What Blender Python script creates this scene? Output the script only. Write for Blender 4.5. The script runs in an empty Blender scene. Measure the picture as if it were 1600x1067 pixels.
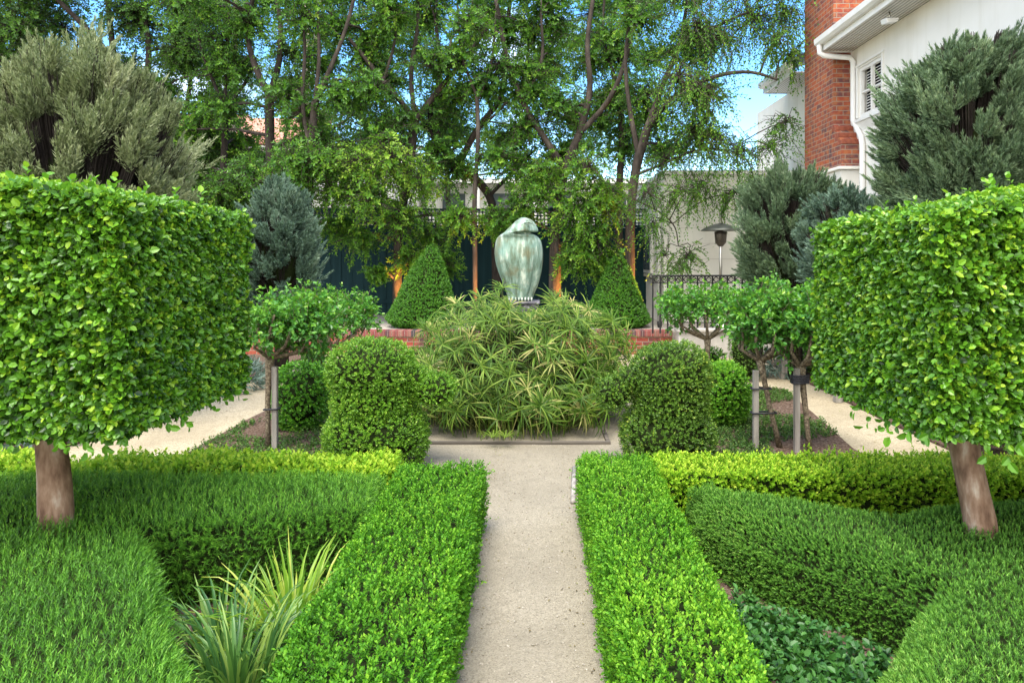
import bpy, math, random
import numpy as np
from mathutils import Vector
R = np.random.default_rng(11)
random.seed(5)
S = bpy.context.scene
COL = S.collection
PI = math.pi
EYE, F, VX, VY = 1.9, 1100.0, 835.0, 405.0      # eye height, focal length and vanishing point read off the photo

def at(px, py, d):            # survey helper: photo reading + distance -> metres
    return np.array(((px - VX) * d / F, d, EYE + (VY - py) * d / F))

# ------------------------------------------------------------------ mesh collector
def unit(a):
    a = np.asarray(a, float)
    return a / np.maximum(np.linalg.norm(a, axis=-1, keepdims=True), 1e-9)

def rnd(n, lo, hi): return R.uniform(lo, hi, n)

def rdirs(n): return unit(R.normal(size=(n, 3)))

LEAF = (np.array(((0,0,0),(.3,.5,.10),(.72,.42,.08),(1,0,-.06),(.72,-.42,.08),(.3,-.5,.10))), [np.array(((0,3,2,1),(0,5,4,3)))])
DIAM = (np.array(((0,0,0),(.45,.5,.08),(1,0,0),(.45,-.5,.08))), [np.array(((0,1,2,3),))])
BLADE = (np.array(((0,.5,0),(0,-.5,0),(1,0,0))), [np.array(((0,1,2),))])
STICK = (np.array(((0,.5,0),(0,-.25,.43),(0,-.25,-.43),(1,.3,0),(1,-.15,.26),(1,-.15,-.26))), [np.array(((0,1,4,3),(1,2,5,4),(2,0,3,5)))])
ARCH = (np.array(((0,.35,0),(0,-.35,0),(.35,.5,.10),(.35,-.5,.10),(.7,.42,.08),(.7,-.42,.08),(1,0,-.08))), [np.array(((0,1,3,2),(2,3,5,4))), np.array(((4,5,6),))])

class MB:
    def __init__(s): s.v, s.f, s.n = [], [], 0
    def raw(s, verts, faces, r=.5, mat=0, smooth=False):
        verts = np.asarray(verts, float).reshape(-1, 3)
        by = {}
        for f in faces: by.setdefault(len(f), []).append(f)
        for k, fs in by.items():
            a = np.array(fs, np.int64) + s.n
            s.f.append((a, np.full(len(a), r), np.full(len(a), mat), np.full(len(a), smooth)))
        s.v.append(verts); s.n += len(verts)
        return s
    def leaves(s, tpl, P, A, N, L, W, r, mat=0):
        P = np.asarray(P, float); n = len(P)
        if n == 0: return s
        A = unit(A); B = unit(np.cross(N, A)); C = np.cross(A, B)
        L = np.broadcast_to(L, n); W = np.broadcast_to(W, n); r = np.broadcast_to(r, n)
        t, fl = tpl; k = len(t)
        V = (P[:, None, :] + (L[:, None] * t[None, :, 0])[..., None] * A[:, None, :]
             + (W[:, None] * t[None, :, 1])[..., None] * B[:, None, :]
             + ((W if tpl is STICK else L)[:, None] * t[None, :, 2])[..., None] * C[:, None, :])
        for f in fl:
            a = (np.arange(n)[:, None, None] * k + f[None] + s.n).reshape(-1, f.shape[1])
            m = len(f)
            s.f.append((a, np.repeat(r, m), np.full(n * m, mat), np.zeros(n * m, bool)))
        s.v.append(V.reshape(-1, 3)); s.n += n * k
        return s
    # solids
    def box(s, lo, hi, r=.5, mat=0):
        x0, y0, z0 = lo; x1, y1, z1 = hi
        return s.raw(((x0,y0,z0),(x1,y0,z0),(x1,y1,z0),(x0,y1,z0),(x0,y0,z1),(x1,y0,z1),(x1,y1,z1),(x0,y1,z1)),
                     ((0,3,2,1),(4,5,6,7),(0,1,5,4),(1,2,6,5),(2,3,7,6),(3,0,4,7)), r, mat)
    def prism(s, pts, vec, r=.5, mat=0):            # planar outline swept along vec
        p = np.asarray(pts, float); n = len(p); q = p + np.asarray(vec, float)
        return s.raw(np.vstack((p, q)), [tuple(range(n))[::-1], tuple(range(n, 2 * n))] + [(i, (i + 1) % n, n + (i + 1) % n, n + i) for i in range(n)], r, mat)
    def rings(s, rings, r=.5, mat=0, cap=True, smooth=True):
        k = len(rings[0]); v = np.vstack(rings); m = len(rings)
        fs = [(i * k + j, i * k + (j + 1) % k, (i + 1) * k + (j + 1) % k, (i + 1) * k + j) for i in range(m - 1) for j in range(k)]
        if cap: fs += [tuple(range(k))[::-1], tuple(range((m - 1) * k, m * k))]
        return s.raw(v, fs, r, mat, smooth)
    def tube(s, path, rad, n=8, r=.5, mat=0, wob=0.0):
        p = np.asarray(path, float); rad = np.broadcast_to(rad, len(p))
        t = unit(np.gradient(p, axis=0)); u = np.array((1., 0, 0)) if abs(t[0][0]) < .9 else np.array((0, 1., 0))
        a = np.arange(n) * 2 * PI / n; out = []
        ph = random.random() * 6
        for i in range(len(p)):
            u = unit(u - t[i] * (u @ t[i])); w = np.cross(t[i], u)
            rr = rad[i] * (1 + wob * (np.sin(2 * a + ph + i * .7) + .7 * np.sin(3 * a - i * 1.1)))
            out.append(p[i] + np.cos(a)[:, None] * u * rr[:, None] + np.sin(a)[:, None] * w * rr[:, None])
        return s.rings(out, r, mat)
    def lathe(s, prof, c=(0,0,0), n=24, r=.5, mat=0):
        a = np.arange(n) * 2 * PI / n
        return s.rings([np.stack((c[0] + q * np.cos(a), c[1] + q * np.sin(a), np.full(n, c[2] + z)), 1) for q, z in prof], r, mat)
    def build(s, name, mats, parent=None, bevel=0):
        me = bpy.data.meshes.new(name)
        V = np.vstack(s.v).astype(np.float32)
        q = parent
        while q is not None: V = V - np.array(q.location, np.float32); q = q.parent
        me.vertices.add(len(V)); me.vertices.foreach_set('co', V.ravel())
        cnt = np.concatenate([np.full(len(a[0]), a[0].shape[1]) for a in s.f]).astype(np.int32)
        loops = np.concatenate([a[0].ravel() for a in s.f]).astype(np.int32)
        me.loops.add(len(loops)); me.loops.foreach_set('vertex_index', loops)
        me.polygons.add(len(cnt)); st = np.concatenate(([0], np.cumsum(cnt)[:-1])).astype(np.int32)
        me.polygons.foreach_set('loop_start', st)
        me.polygons.foreach_set('material_index', np.concatenate([a[2] for a in s.f]).astype(np.int32))
        me.polygons.foreach_set('use_smooth', np.concatenate([a[3] for a in s.f]).astype(bool))
        at_ = me.attributes.new('r', 'FLOAT', 'FACE')
        at_.data.foreach_set('value', np.concatenate([a[1] for a in s.f]).astype(np.float32))
        me.update(calc_edges=True)
        for m in (mats if isinstance(mats, (list, tuple)) else [mats]): me.materials.append(m)
        o = bpy.data.objects.new(name, me); COL.objects.link(o)
        if parent is not None: o.parent = parent
        if bevel:
            b = o.modifiers.new('soft_edges', 'BEVEL'); b.width = bevel; b.segments = 2; b.limit_method = 'ANGLE'
        return o

def tag(o, label=None, cat=None, group=None, kind=None):
    for k, v in (('label', label), ('category', cat), ('group', group), ('kind', kind)):
        if v: o[k] = v
    return o
def thing(name, loc, label, cat, group=None):
    o = bpy.data.objects.new(name, None); o.location = [float(q) for q in loc]; o.empty_display_size = .2
    COL.objects.link(o)
    return tag(o, label, cat, group)

# ------------------------------------------------------------------ materials
class NT:
    def __init__(s, name):
        s.m = bpy.data.materials.new(name); s.m.use_nodes = True; s.t = s.m.node_tree
        s.b = s.t.nodes['Principled BSDF']; s.out = s.t.nodes['Material Output']
    def n(s, typ, **kw):
        o = s.t.nodes.new('ShaderNode' + typ)
        for k, v in kw.items():
            if k in o.inputs.keys(): o.inputs[k].default_value = v
            else: setattr(o, k, v)
        return o
    def l(s, a, b): s.t.links.new(a, b)
    def ramp(s, fac, stops, interp='LINEAR'):
        c = s.n('ValToRGB'); e = c.color_ramp; e.interpolation = interp
        while len(e.elements) < len(stops): e.elements.new(.5)
        for i, (p, q) in enumerate(stops): e.elements[i].position = p; e.elements[i].color = (*q, 1)
        s.l(fac, c.inputs['Fac']); return c.outputs['Color']
    def pos(s): return s.n('TexCoord').outputs['Object']
    def noise(s, vec, scale, detail=4, rough=.55):
        o = s.n('TexNoise', Scale=scale, Detail=detail, Roughness=rough); s.l(vec, o.inputs['Vector']); return o.outputs['Fac']
    def mix(s, fac, a, b, mode='MIX'):
        o = s.n('Mix', data_type='RGBA', blend_type=mode)
        for v, i in ((fac, 0), (a, 6), (b, 7)):
            if isinstance(v, (int, float)): o.inputs[i].default_value = v
            elif isinstance(v, tuple): o.inputs[i].default_value = (*v, 1)
            else: s.l(v, o.inputs[i])
        return o.outputs[2]
    def bump(s, h, strength, dist=.02):
        o = s.n('Bump', Strength=strength, Distance=dist); s.l(h, o.inputs['Height']); s.l(o.outputs['Normal'], s.b.inputs['Normal'])
    def col(s, c):
        if isinstance(c, tuple): s.b.inputs['Base Color'].default_value = (*c, 1)
        else: s.l(c, s.b.inputs['Base Color'])
    def done(s, rough=.6, metal=0, spec=.5):
        s.b.inputs['Roughness'].default_value = rough; s.b.inputs['Metallic'].default_value = metal
        s.b.inputs['Specular IOR Level'].default_value = spec
        return s.m

def leaf_mat(name, stops, rough=.45, trans=.3, spec=.4, patch=.25):
    k = NT(name)
    a = k.n('Attribute', attribute_name='r').outputs['Fac']
    c = k.ramp(a, stops)
    nz = k.noise(k.pos(), 2.2, 2)
    c = k.mix(k.ramp(nz, ((.35, (0,0,0)), (.65, (patch, patch, patch)))), c, tuple(q * .9 for q in stops[1][1]))
    k.col(c); k.done(rough, 0, spec)
    tr = k.n('BsdfTranslucent'); k.l(k.mix(.3, c, (.27, .52, .05), 'MIX'), tr.inputs['Color'])
    mx = k.n('MixShader', Fac=trans); k.l(k.b.outputs[0], mx.inputs[1]); k.l(tr.outputs[0], mx.inputs[2]); k.l(mx.outputs[0], k.out.inputs[0])
    return k.m

def noisy(name, stops, scale, rough=.7, bump=0, bscale=None, detail=5, metal=0, spec=.4, stretch=(1,1,1), dist=.01):
    k = NT(name); mp = k.n('Mapping'); mp.inputs['Scale'].default_value = stretch; k.l(k.pos(), mp.inputs['Vector'])
    v = mp.outputs[0]
    k.col(k.ramp(k.noise(v, scale, detail), stops))
    if bump: k.bump(k.noise(v, bscale or scale * 3, 6), bump, dist)
    return k.done(rough, metal, spec)

def brick_mat(name, c1, c2, mixc):
    k = NT(name); x = k.n('SeparateXYZ'); k.l(k.pos(), x.inputs[0])
    s_ = k.n('Math', operation='ADD'); k.l(x.outputs[0], s_.inputs[0]); k.l(x.outputs[1], s_.inputs[1])
    cb = k.n('CombineXYZ'); k.l(s_.outputs[0], cb.inputs[0]); k.l(x.outputs[2], cb.inputs[1])
    b = k.n('TexBrick', Scale=1.0); b.inputs['Brick Width'].default_value = .24; b.inputs['Row Height'].default_value = .086
    b.inputs['Mortar Size'].default_value = .007; b.inputs['Mortar Smooth'].default_value = .15; b.inputs['Bias'].default_value = -.2
    b.inputs['Color1'].default_value = (*c1, 1); b.inputs['Color2'].default_value = (*c2, 1); b.inputs['Mortar'].default_value = (.30, .24, .19, 1); b.inputs['Bias'].default_value = -.1
    k.l(cb.outputs[0], b.inputs['Vector'])
    n1 = k.noise(cb.outputs[0], 9, 3)
    c = k.mix(k.ramp(n1, ((.42, (0,0,0)), (.62, (.75,.75,.75)))), b.outputs['Color'], mixc)
    c = k.mix(k.ramp(b.outputs['Fac'], ((.4, (0,0,0)), (.6, (1,1,1)))), c, (.29, .235, .18))
    k.col(c); inv = k.n('Math', operation='SUBTRACT'); inv.inputs[0].default_value = 1; k.l(b.outputs['Fac'], inv.inputs[1])
    k.bump(inv.outputs[0], .6, .008)
    return k.done(.85, 0, .25)

M = {}
g = lambda *s: tuple(zip((0, .35, .7, 1), s))
M['box_leaf'] = leaf_mat('glossy_oval_leaf', g((.012,.042,.008), (.062,.185,.013), (.145,.36,.018), (.34,.53,.03)), .36, .30, .45)
M['buxus'] = leaf_mat('box_hedge_leaf', g((.012,.05,.005), (.05,.185,.010), (.115,.335,.014), (.25,.48,.03)), .5, .32, .22)
M['buxus_lime'] = leaf_mat('lime_box_leaf', g((.03,.09,.008), (.13,.31,.015), (.27,.49,.022), (.46,.60,.05)), .5, .35, .22, .06)
M['topiary'] = leaf_mat('topiary_leaf', g((.022,.07,.008), (.10,.25,.016), (.20,.40,.028), (.40,.56,.07)), .42, .3)
M['topiary_dark'] = leaf_mat('dark_topiary_leaf', g((.016,.045,.008), (.075,.165,.018), (.15,.29,.028), (.46,.55,.07)), .42, .28)
M['cone'] = leaf_mat('cone_leaf', g((.010,.05,.008), (.055,.19,.016), (.12,.32,.022), (.22,.44,.03)), .42, .25)
M['ball'] = leaf_mat('ball_leaf', g((.010,.05,.008), (.05,.19,.014), (.13,.38,.022), (.26,.52,.04)), .4, .3)
M['mound'] = leaf_mat('needle_leaf', g((.022,.075,.010), (.085,.25,.022), (.175,.41,.032), (.32,.52,.07)), .5, .25, .3)
M['mound_grey'] = leaf_mat('grey_needle_leaf', g((.026,.08,.012), (.085,.235,.028), (.175,.39,.042), (.33,.50,.10)), .5, .22, .3)
M['tree_leaf'] = leaf_mat('tree_leaf', g((.010,.038,.008), (.052,.165,.018), (.14,.33,.022), (.33,.50,.05)), .4, .42, .4)
M['far_leaf'] = leaf_mat('far_tree_leaf', g((.009,.030,.008), (.040,.115,.018), (.095,.22,.022), (.21,.35,.04)), .45, .38, .3)
M['rose_leaf'] = leaf_mat('rose_leaf', g((.02,.085,.018), (.07,.25,.03), (.19,.42,.025), (.42,.58,.05)), .35, .35, .45)
M['conifer_olive'] = leaf_mat('olive_conifer_spray', g((.06,.08,.038), (.185,.23,.108), (.32,.365,.195), (.49,.52,.33)), .55, .15, .25)
M['conifer_blue'] = leaf_mat('blue_conifer_spray', g((.035,.065,.05), (.11,.185,.14), (.20,.30,.22), (.34,.44,.33)), .55, .15, .25)
M['conifer_green'] = leaf_mat('greygreen_conifer_spray', g((.035,.06,.04), (.12,.19,.11), (.21,.30,.165), (.36,.45,.25)), .55, .15, .25)
M['sedge'] = leaf_mat('sedge_blade', g((.016,.045,.006), (.07,.15,.014), (.21,.30,.04), (.50,.45,.18)), .5, .25, .2)
M['strap'] = leaf_mat('strap_blade', g((.02,.07,.025), (.06,.17,.045), (.16,.32,.06), (.36,.48,.10)), .38, .35, .5)
M['strap_sunlit'] = leaf_mat('sunlit_strap_blade', g((.05,.14,.02), (.17,.36,.03), (.38,.54,.05), (.66,.68,.14)), .38, .45, .5)  # paler blades paint a patch of sunlight into the leaf colour
M['mint'] = leaf_mat('mint_leaf', g((.014,.05,.012), (.035,.125,.024), (.07,.21,.036), (.14,.32,.06)), .45, .25, .4)
M['cover'] = leaf_mat('ground_cover_leaf', g((.02,.05,.012), (.05,.12,.02), (.10,.20,.035), (.22,.28,.06)), .5, .25, .3)
M['silver'] = leaf_mat('silver_leaf', g((.05,.09,.075), (.13,.20,.17), (.22,.31,.27), (.36,.44,.38)), .6, .15, .2)
M['core'] = noisy('dark_foliage_core', ((.3, (.012,.020,.006)), (.7, (.03,.04,.014))), 40, .95, 0, spec=.05)  # solid core added inside foliage; its dark colour stands for inner shade
M['bark'] = noisy('grey_bark', ((.3, (.024,.020,.017)), (.55, (.062,.050,.042)), (.75, (.13,.11,.09))), 7, .9, .8, 24, stretch=(1,1,.28), dist=.03, spec=.2)
M['bark_dark'] = noisy('dark_bark', ((.3, (.016,.013,.012)), (.7, (.055,.045,.038))), 8, .9, .8, 24, stretch=(1,1,.3), dist=.03, spec=.2)
M['bark_pale'] = noisy('pale_bark', ((.3, (.22,.18,.14)), (.7, (.48,.42,.35))), 6, .85, .4, 24, stretch=(1,1,.4), spec=.2)
M['bark_smooth'] = noisy('smooth_brown_bark', ((.34, (.10,.052,.03)), (.47, (.21,.125,.08)), (.58, (.30,.20,.14)), (.70, (.46,.38,.31))), 16, .75, .6, 50, stretch=(1,1,.35), dist=.012, detail=8)
M['bark_rose'] = noisy('rose_bark', ((.35, (.07,.055,.04)), (.55, (.20,.16,.11)), (.7, (.36,.32,.22))), 45, .9, .6, 80, spec=.2)
M['stem'] = noisy('sedge_stem', ((.3, (.07,.10,.02)), (.7, (.20,.20,.07))), 20, .7)
M['stake'] = noisy('weathered_timber', ((.3, (.16,.145,.13)), (.7, (.42,.39,.35))), 14, .9, .5, 60, stretch=(1,1,.08), dist=.004, spec=.2)
M['tie'] = noisy('black_tie', ((.3, (.015,.015,.02)), (.7, (.04,.04,.05))), 30, .6)
M['brick'] = brick_mat('red_brick', (.27,.052,.038), (.075,.050,.058), (.33,.095,.055))
M['chimney_brick'] = brick_mat('mottled_brick', (.34,.070,.036), (.070,.058,.072), (.42,.15,.062))
k = NT('white_render'); mp = k.n('Mapping'); mp.inputs['Scale'].default_value = (2.2, 2.2, .22); k.l(k.pos(), mp.inputs['Vector'])
c = k.ramp(k.noise(k.pos(), 1.1, 5), ((.3, (.74,.72,.66)), (.7, (.83,.81,.76))))
c = k.mix(k.ramp(k.noise(mp.outputs[0], 2.0, 6, .6), ((.5, (0,0,0)), (.78, (.5,.5,.5)))), c, (.60,.57,.49))
k.col(c); M['render'] = k.done(.85, 0, .2)
M['render_grey'] = noisy('stained_render', ((.3, (.36,.34,.31)), (.7, (.58,.56,.52))), 3, .9, .25, 60, spec=.2)
M['white'] = noisy('white_paint', ((.3, (.74,.73,.70)), (.7, (.82,.81,.78))), 3, .45)
M['iron'] = noisy('black_iron', ((.3, (.010,.010,.011)), (.7, (.025,.025,.027))), 20, .45)
M['steel'] = noisy('steel_pole', ((.3, (.42,.40,.37)), (.7, (.62,.60,.56))), 6, .3, metal=1)
M['hood'] = noisy('heater_hood', ((.3, (.10,.11,.10)), (.7, (.20,.21,.19))), 6, .45, metal=.7)
M['terracotta'] = noisy('terracotta_tiles', ((.3, (.42,.16,.10)), (.7, (.62,.30,.22))), 8, .8)
M['slate'] = noisy('slate_roof', ((.3, (.06,.065,.07)), (.7, (.14,.145,.15))), 8, .8)
M['stone_dark'] = noisy('dark_plinth_stone', ((.35, (.05,.05,.06)), (.55, (.14,.13,.15)), (.72, (.40,.38,.40))), 22, .85, .5, 60)

k = NT('fence_paint'); x = k.n('SeparateXYZ'); k.l(k.pos(), x.inputs[0])
mp = k.n('Mapping'); mp.inputs['Scale'].default_value = (9, 1, .25); k.l(k.pos(), mp.inputs['Vector'])
k.col(k.ramp(k.noise(mp.outputs[0], 1.0, 3), ((.3, (.005,.024,.030)), (.7, (.012,.042,.050))))); M['fence'] = k.done(.8, 0, .2)

k = NT('window_glass'); k.col((.10,.12,.13)); k.b.inputs['Transmission Weight'].default_value = 0; M['glass'] = k.done(.06, 0, .6)
M['dark_room'] = noisy('dark_room', ((.3, (.012,.013,.014)), (.7, (.03,.03,.032))), 4, .9, spec=.1)

def gravel(name, c0, c1, sc):
    k = NT(name); v = k.pos()
    vo = k.n('TexVoronoi', Scale=sc); k.l(v, vo.inputs['Vector'])
    sep = k.n('SeparateColor'); k.l(vo.outputs['Color'], sep.inputs[0])
    c = k.ramp(sep.outputs[0], ((0, tuple(q * .72 for q in c0)), (.25, c0), (.75, c1), (1, tuple(min(1, q * 1.18) for q in c1))))
    big = k.noise(v, 1.1, 5)
    c = k.mix(k.ramp(big, ((.36, (0,0,0)), (.72, (.6,.6,.6)))), c, tuple(q * .66 for q in c0))
    fine = k.noise(v, 7, 4)
    c = k.mix(k.ramp(fine, ((.52, (0,0,0)), (.75, (.35,.35,.35)))), c, tuple(q * .6 for q in c0))
    k.col(c); k.bump(vo.outputs['Distance'], .5, .008)
    return k.done(.95, 0, .15)
M['gravel'] = gravel('cream_gravel', (.375,.315,.21), (.48,.41,.29), 95)
M['path'] = gravel('compacted_gravel', (.275,.242,.178), (.33,.293,.222), 150)
M['soil'] = noisy('mulch', ((.3, (.045,.028,.020)), (.5, (.13,.085,.062)), (.72, (.27,.21,.165))), 38, .95, .9, 60, dist=.03, spec=.1)
M['paving'] = noisy('terrace_gravel', ((.3, (.28,.25,.22)), (.7, (.46,.42,.37))), 25, .9, .4, 90)

# verdigris bronze
k = NT('verdigris'); v = k.pos()
mp = k.n('Mapping'); mp.inputs['Scale'].default_value = (9, 9, 1.6); k.l(v, mp.inputs['Vector'])
c = k.ramp(k.noise(mp.outputs[0], 1.6, 8, .65), ((.32, (.10,.11,.06)), (.42, (.15,.22,.16)), (.49, (.21,.31,.25)), (.56, (.31,.41,.34)), (.64, (.55,.62,.52)), (.8, (.66,.68,.59))))
c = k.mix(k.ramp(k.noise(v, 5.5, 6, .6), ((.50, (0,0,0)), (.64, (.7,.7,.7)))), c, (.17,.16,.085))
c = k.mix(k.ramp(k.noise(v, 3.1, 3), ((.5, (0,0,0)), (.7, (.55,.55,.55)))), c, (.14,.31,.27))
k.col(c)
mp2 = k.n('Mapping'); mp2.inputs['Scale'].default_value = (30, 30, 5); k.l(v, mp2.inputs['Vector'])
k.bump(k.noise(mp2.outputs[0], 1.5, 6), .9, .015); M['bronze'] = k.done(.7, .15, .35)

# ------------------------------------------------------------------ foliage tools
KW = R.normal(size=(9, 3)); KP = R.uniform(0, 6.28, 9)
def wave(P, f): return np.sin((np.asarray(P) @ KW.T) * f + KP).mean(1) * 2

def sprigs(mb, P, D, L, n, ll, lw, spread, r, tpl=DIAM, droop=0., tip=.25, rj=.12, t0=0., mat=0, flat=0.):
    """n leaves round each of many little stems; young leaves at the tip get a higher r"""
    P = np.asarray(P, float); m = len(P)
    if m == 0: return
    D = unit(D); L = np.broadcast_to(L, m); r = np.broadcast_to(r, m)
    U = unit(np.cross(D, rdirs(m))); V = np.cross(D, U)
    ph = rnd(m, 0, 6.28)
    for i in range(n):
        t = t0 + (1 - t0) * (i + .5) / n
        pos = P + D * (L * t)[:, None]; pos[:, 2] -= droop * L * t * t
        a = ph + i * 2.4 + rnd(m, -.4, .4); sp = spread * (1 - .35 * t) * rnd(m, .75, 1.25)
        rad = np.cos(a)[:, None] * U + np.sin(a)[:, None] * V
        d = D * np.cos(sp)[:, None] + rad * np.sin(sp)[:, None]
        d[:, 2] -= droop * .7
        nn = D * np.sin(sp)[:, None] - rad * np.cos(sp)[:, None]
        nn[:, 2] += flat
        sc = rnd(m, .75, 1.2)
        mb.leaves(tpl, pos, d, nn, ll * sc, lw * sc, np.clip(r + tip * (t - .5) + R.normal(0, rj, m), 0, 1), mat)

def in_poly(x, y, poly):
    c = np.zeros(len(x), bool); n = len(poly)
    for i in range(n):
        (x0, y0), (x1, y1) = poly[i], poly[(i + 1) % n]
        hit = ((y0 > y) != (y1 > y)) & (x < (x1 - x0) * (y - y0) / (y1 - y0 + 1e-12) + x0)
        c ^= hit
    return c
def ccw(poly):
    a = sum(poly[i][0] * poly[(i + 1) % len(poly)][1] - poly[(i + 1) % len(poly)][0] * poly[i][1] for i in range(len(poly)))
    return list(poly) if a > 0 else list(poly)[::-1]
def inset(poly, e):
    out = []; n = len(poly)
    for i in range(n):
        p0, p1, p2 = map(np.array, (poly[i - 1], poly[i], poly[(i + 1) % n]))
        a, b = unit(p1 - p0), unit(p2 - p1); na, nb = np.array((-a[1], a[0])), np.array((-b[1], b[0]))
        m = na + nb; m = m / max(.5, 1 + na @ nb); out.append(tuple(p1 + m * e))
    return out
def prism_surface(poly, z0, z1, dens, rr=.08, bump=.02, freq=4., depth=.05, top=1., side=1., see=True):
    poly = ccw(poly); p = np.array(poly); lo, hi = p.min(0), p.max(0)
    n = int(dens * top * np.prod(hi - lo)); x = rnd(n, lo[0], hi[0]); y = rnd(n, lo[1], hi[1])
    k = in_poly(x, y, poly); x, y = x[k], y[k]
    best = np.full(len(x), 9.); bn = np.zeros((len(x), 2))
    SP, SN = [], []
    for i in range(len(p)):
        a, b = p[i], p[(i + 1) % len(p)]; L = np.linalg.norm(b - a); t = (b - a) / L; nrm = np.array((t[1], -t[0]))
        u = np.clip((x - a[0]) * t[0] + (y - a[1]) * t[1], 0, L)
        dd = np.hypot(x - a[0] - t[0] * u, y - a[1] - t[1] * u); w = dd < best
        best[w] = dd[w]; bn[w] = nrm
        m = int(dens * side * L * (z1 - z0)); q = rnd(m, 0, L)
        SP.append(np.stack((a[0] + t[0] * q, a[1] + t[1] * q, rnd(m, z0, z1 - rr * .8)), 1)); SN.append(np.tile((nrm[0], nrm[1], .15), (m, 1)))
        m = int(dens * L * rr * 1.1); q = rnd(m, 0, L); th = rnd(m, 0, 1.15); off = -rr * (1 - np.cos(th))
        bp = np.stack((a[0] + t[0] * q + nrm[0] * off, a[1] + t[1] * q + nrm[1] * off, z1 - rr + rr * np.sin(th)), 1); kk = in_poly(bp[:, 0] - nrm[0] * .002, bp[:, 1] - nrm[1] * .002, poly)
        SP.append(bp[kk]); SN.append(np.stack((np.cos(th) * nrm[0], np.cos(th) * nrm[1], np.sin(th)), 1)[kk])
    e = np.clip(best / rr, 0, 1)
    z = z1 - rr * (1 - np.sqrt(1 - (1 - e) ** 2))
    P = np.vstack([np.stack((x, y, z), 1)] + SP)
    N = unit(np.vstack([np.stack((bn[:, 0] * (1 - e), bn[:, 1] * (1 - e), e + .15), 1)] + SN))
    P = P + N * (bump * wave(P, freq) - depth * R.random(len(P)) ** 1.5)[:, None]
    if see:     # leave out what lies well outside the field of view
        px = VX + P[:, 0] / np.maximum(P[:, 1], .3) * F
        k = (px > -450) & (px < 2050); P, N = P[k], N[k]
    return P, N
def ell_surface(c, rad, n, e=2.45, bump=.03, freq=4., depth=.05, zmin=None):
    u = rdirs(n); q = u / ((np.abs(u) ** e).sum(1) ** (1 / e))[:, None]
    P = np.array(c) + q * np.array(rad); N = unit(np.sign(q) * np.abs(q) ** (e - 1) / np.array(rad))
    P = P + N * (bump * wave(P, freq) - depth * R.random(n) ** 1.5)[:, None]
    if zmin is not None: k = P[:, 2] > zmin; P, N = P[k], N[k]
    return P, N
def core_prism(mb, poly, z0, z1, e, mat=1):
    q = inset(ccw(poly), e)
    mb.prism([(a, b, z0) for a, b in q], (0, 0, z1 - e - z0), 0, mat)
def core_ell(mb, c, rad, f=.86, mat=1, n=20):
    rs = []
    for i in range(1, 12):
        a = PI * i / 12; rs.append([(c[0] + rad[0] * f * math.sin(a) * math.cos(b), c[1] + rad[1] * f * math.sin(a) * math.sin(b), c[2] - rad[2] * f * math.cos(a)) for b in np.arange(n) * 2 * PI / n])
    mb.rings([np.array(q) for q in rs], 0, mat)
def up(N, k, j):         # shoots leave the surface outward and bend up
    D = N + R.normal(0, j, N.shape); D[:, 2] += k; return unit(D)

# ------------------------------------------------------------------ camera, sky, sun
cam = bpy.data.cameras.new('camera'); co = bpy.data.objects.new('camera', cam); COL.objects.link(co)
co.location = (0, 0, EYE); co.rotation_euler = (PI / 2, 0, 0)
cam.lens = 36 * F / 1600; cam.sensor_width = 36; cam.shift_x = -(VX - 800) / 1600; cam.shift_y = -(533.5 - VY) / 1600
cam.clip_start = .05; cam.clip_end = 3000
S.camera = co

SUN_EL, SUN_AZ = math.radians(69), math.radians(198)     # azimuth clockwise from +Y: behind the viewer, a little left
w = bpy.data.worlds.new('World'); S.world = w; w.use_nodes = True; t = w.node_tree
sky = t.nodes.new('ShaderNodeTexSky'); sky.sky_type = 'NISHITA'; sky.sun_disc = False; sky.sun_elevation = SUN_EL; sky.sun_rotation = SUN_AZ
sky.air_density = 1.0; sky.dust_density = .6; sky.ozone_density = 1.5
tc = t.nodes.new('ShaderNodeTexCoord'); mp = t.nodes.new('ShaderNodeMapping'); mp.inputs['Scale'].default_value = (1, 1, 2.2); mp.inputs['Location'].default_value = (.3, .1, .2)
nz = t.nodes.new('ShaderNodeTexNoise'); nz.inputs['Scale'].default_value = 2.0; nz.inputs['Detail'].default_value = 7; nz.inputs['Roughness'].default_value = .55
rp = t.nodes.new('ShaderNodeValToRGB'); rp.color_ramp.elements[0].position = .42; rp.color_ramp.elements[1].position = .62
mx = t.nodes.new('ShaderNodeMix'); mx.data_type = 'RGBA'; mx.inputs[7].default_value = (7.6, 7.3, 6.8, 1)
t.links.new(tc.outputs['Generated'], mp.inputs[0]); t.links.new(mp.outputs[0], nz.inputs['Vector']); sxyz = t.nodes.new('ShaderNodeSeparateXYZ'); t.links.new(tc.outputs['Generated'], sxyz.inputs[0])
ma = t.nodes.new('ShaderNodeMath'); ma.operation = 'MULTIPLY_ADD'; ma.inputs[1].default_value = -.16; t.links.new(sxyz.outputs[1], ma.inputs[0]); t.links.new(nz.outputs['Fac'], ma.inputs[2]); t.links.new(ma.outputs[0], rp.inputs[0])     # unseen cloud added behind the viewer as neutral fill light
t.links.new(rp.outputs[0], mx.inputs[0]); hs = t.nodes.new('ShaderNodeHueSaturation'); hs.inputs['Saturation'].default_value = 1.35; t.links.new(sky.outputs[0], hs.inputs['Color']); t.links.new(hs.outputs[0], mx.inputs[6]); t.links.new(mx.outputs[2], t.nodes['Background'].inputs[0])
t.nodes['Background'].inputs[1].default_value = .14
sl = bpy.data.lights.new('sun', 'SUN'); so = bpy.data.objects.new('sun', sl); COL.objects.link(so)
sl.energy = 1.5; sl.angle = math.radians(28); sl.color = (1, .94, .84)
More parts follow.
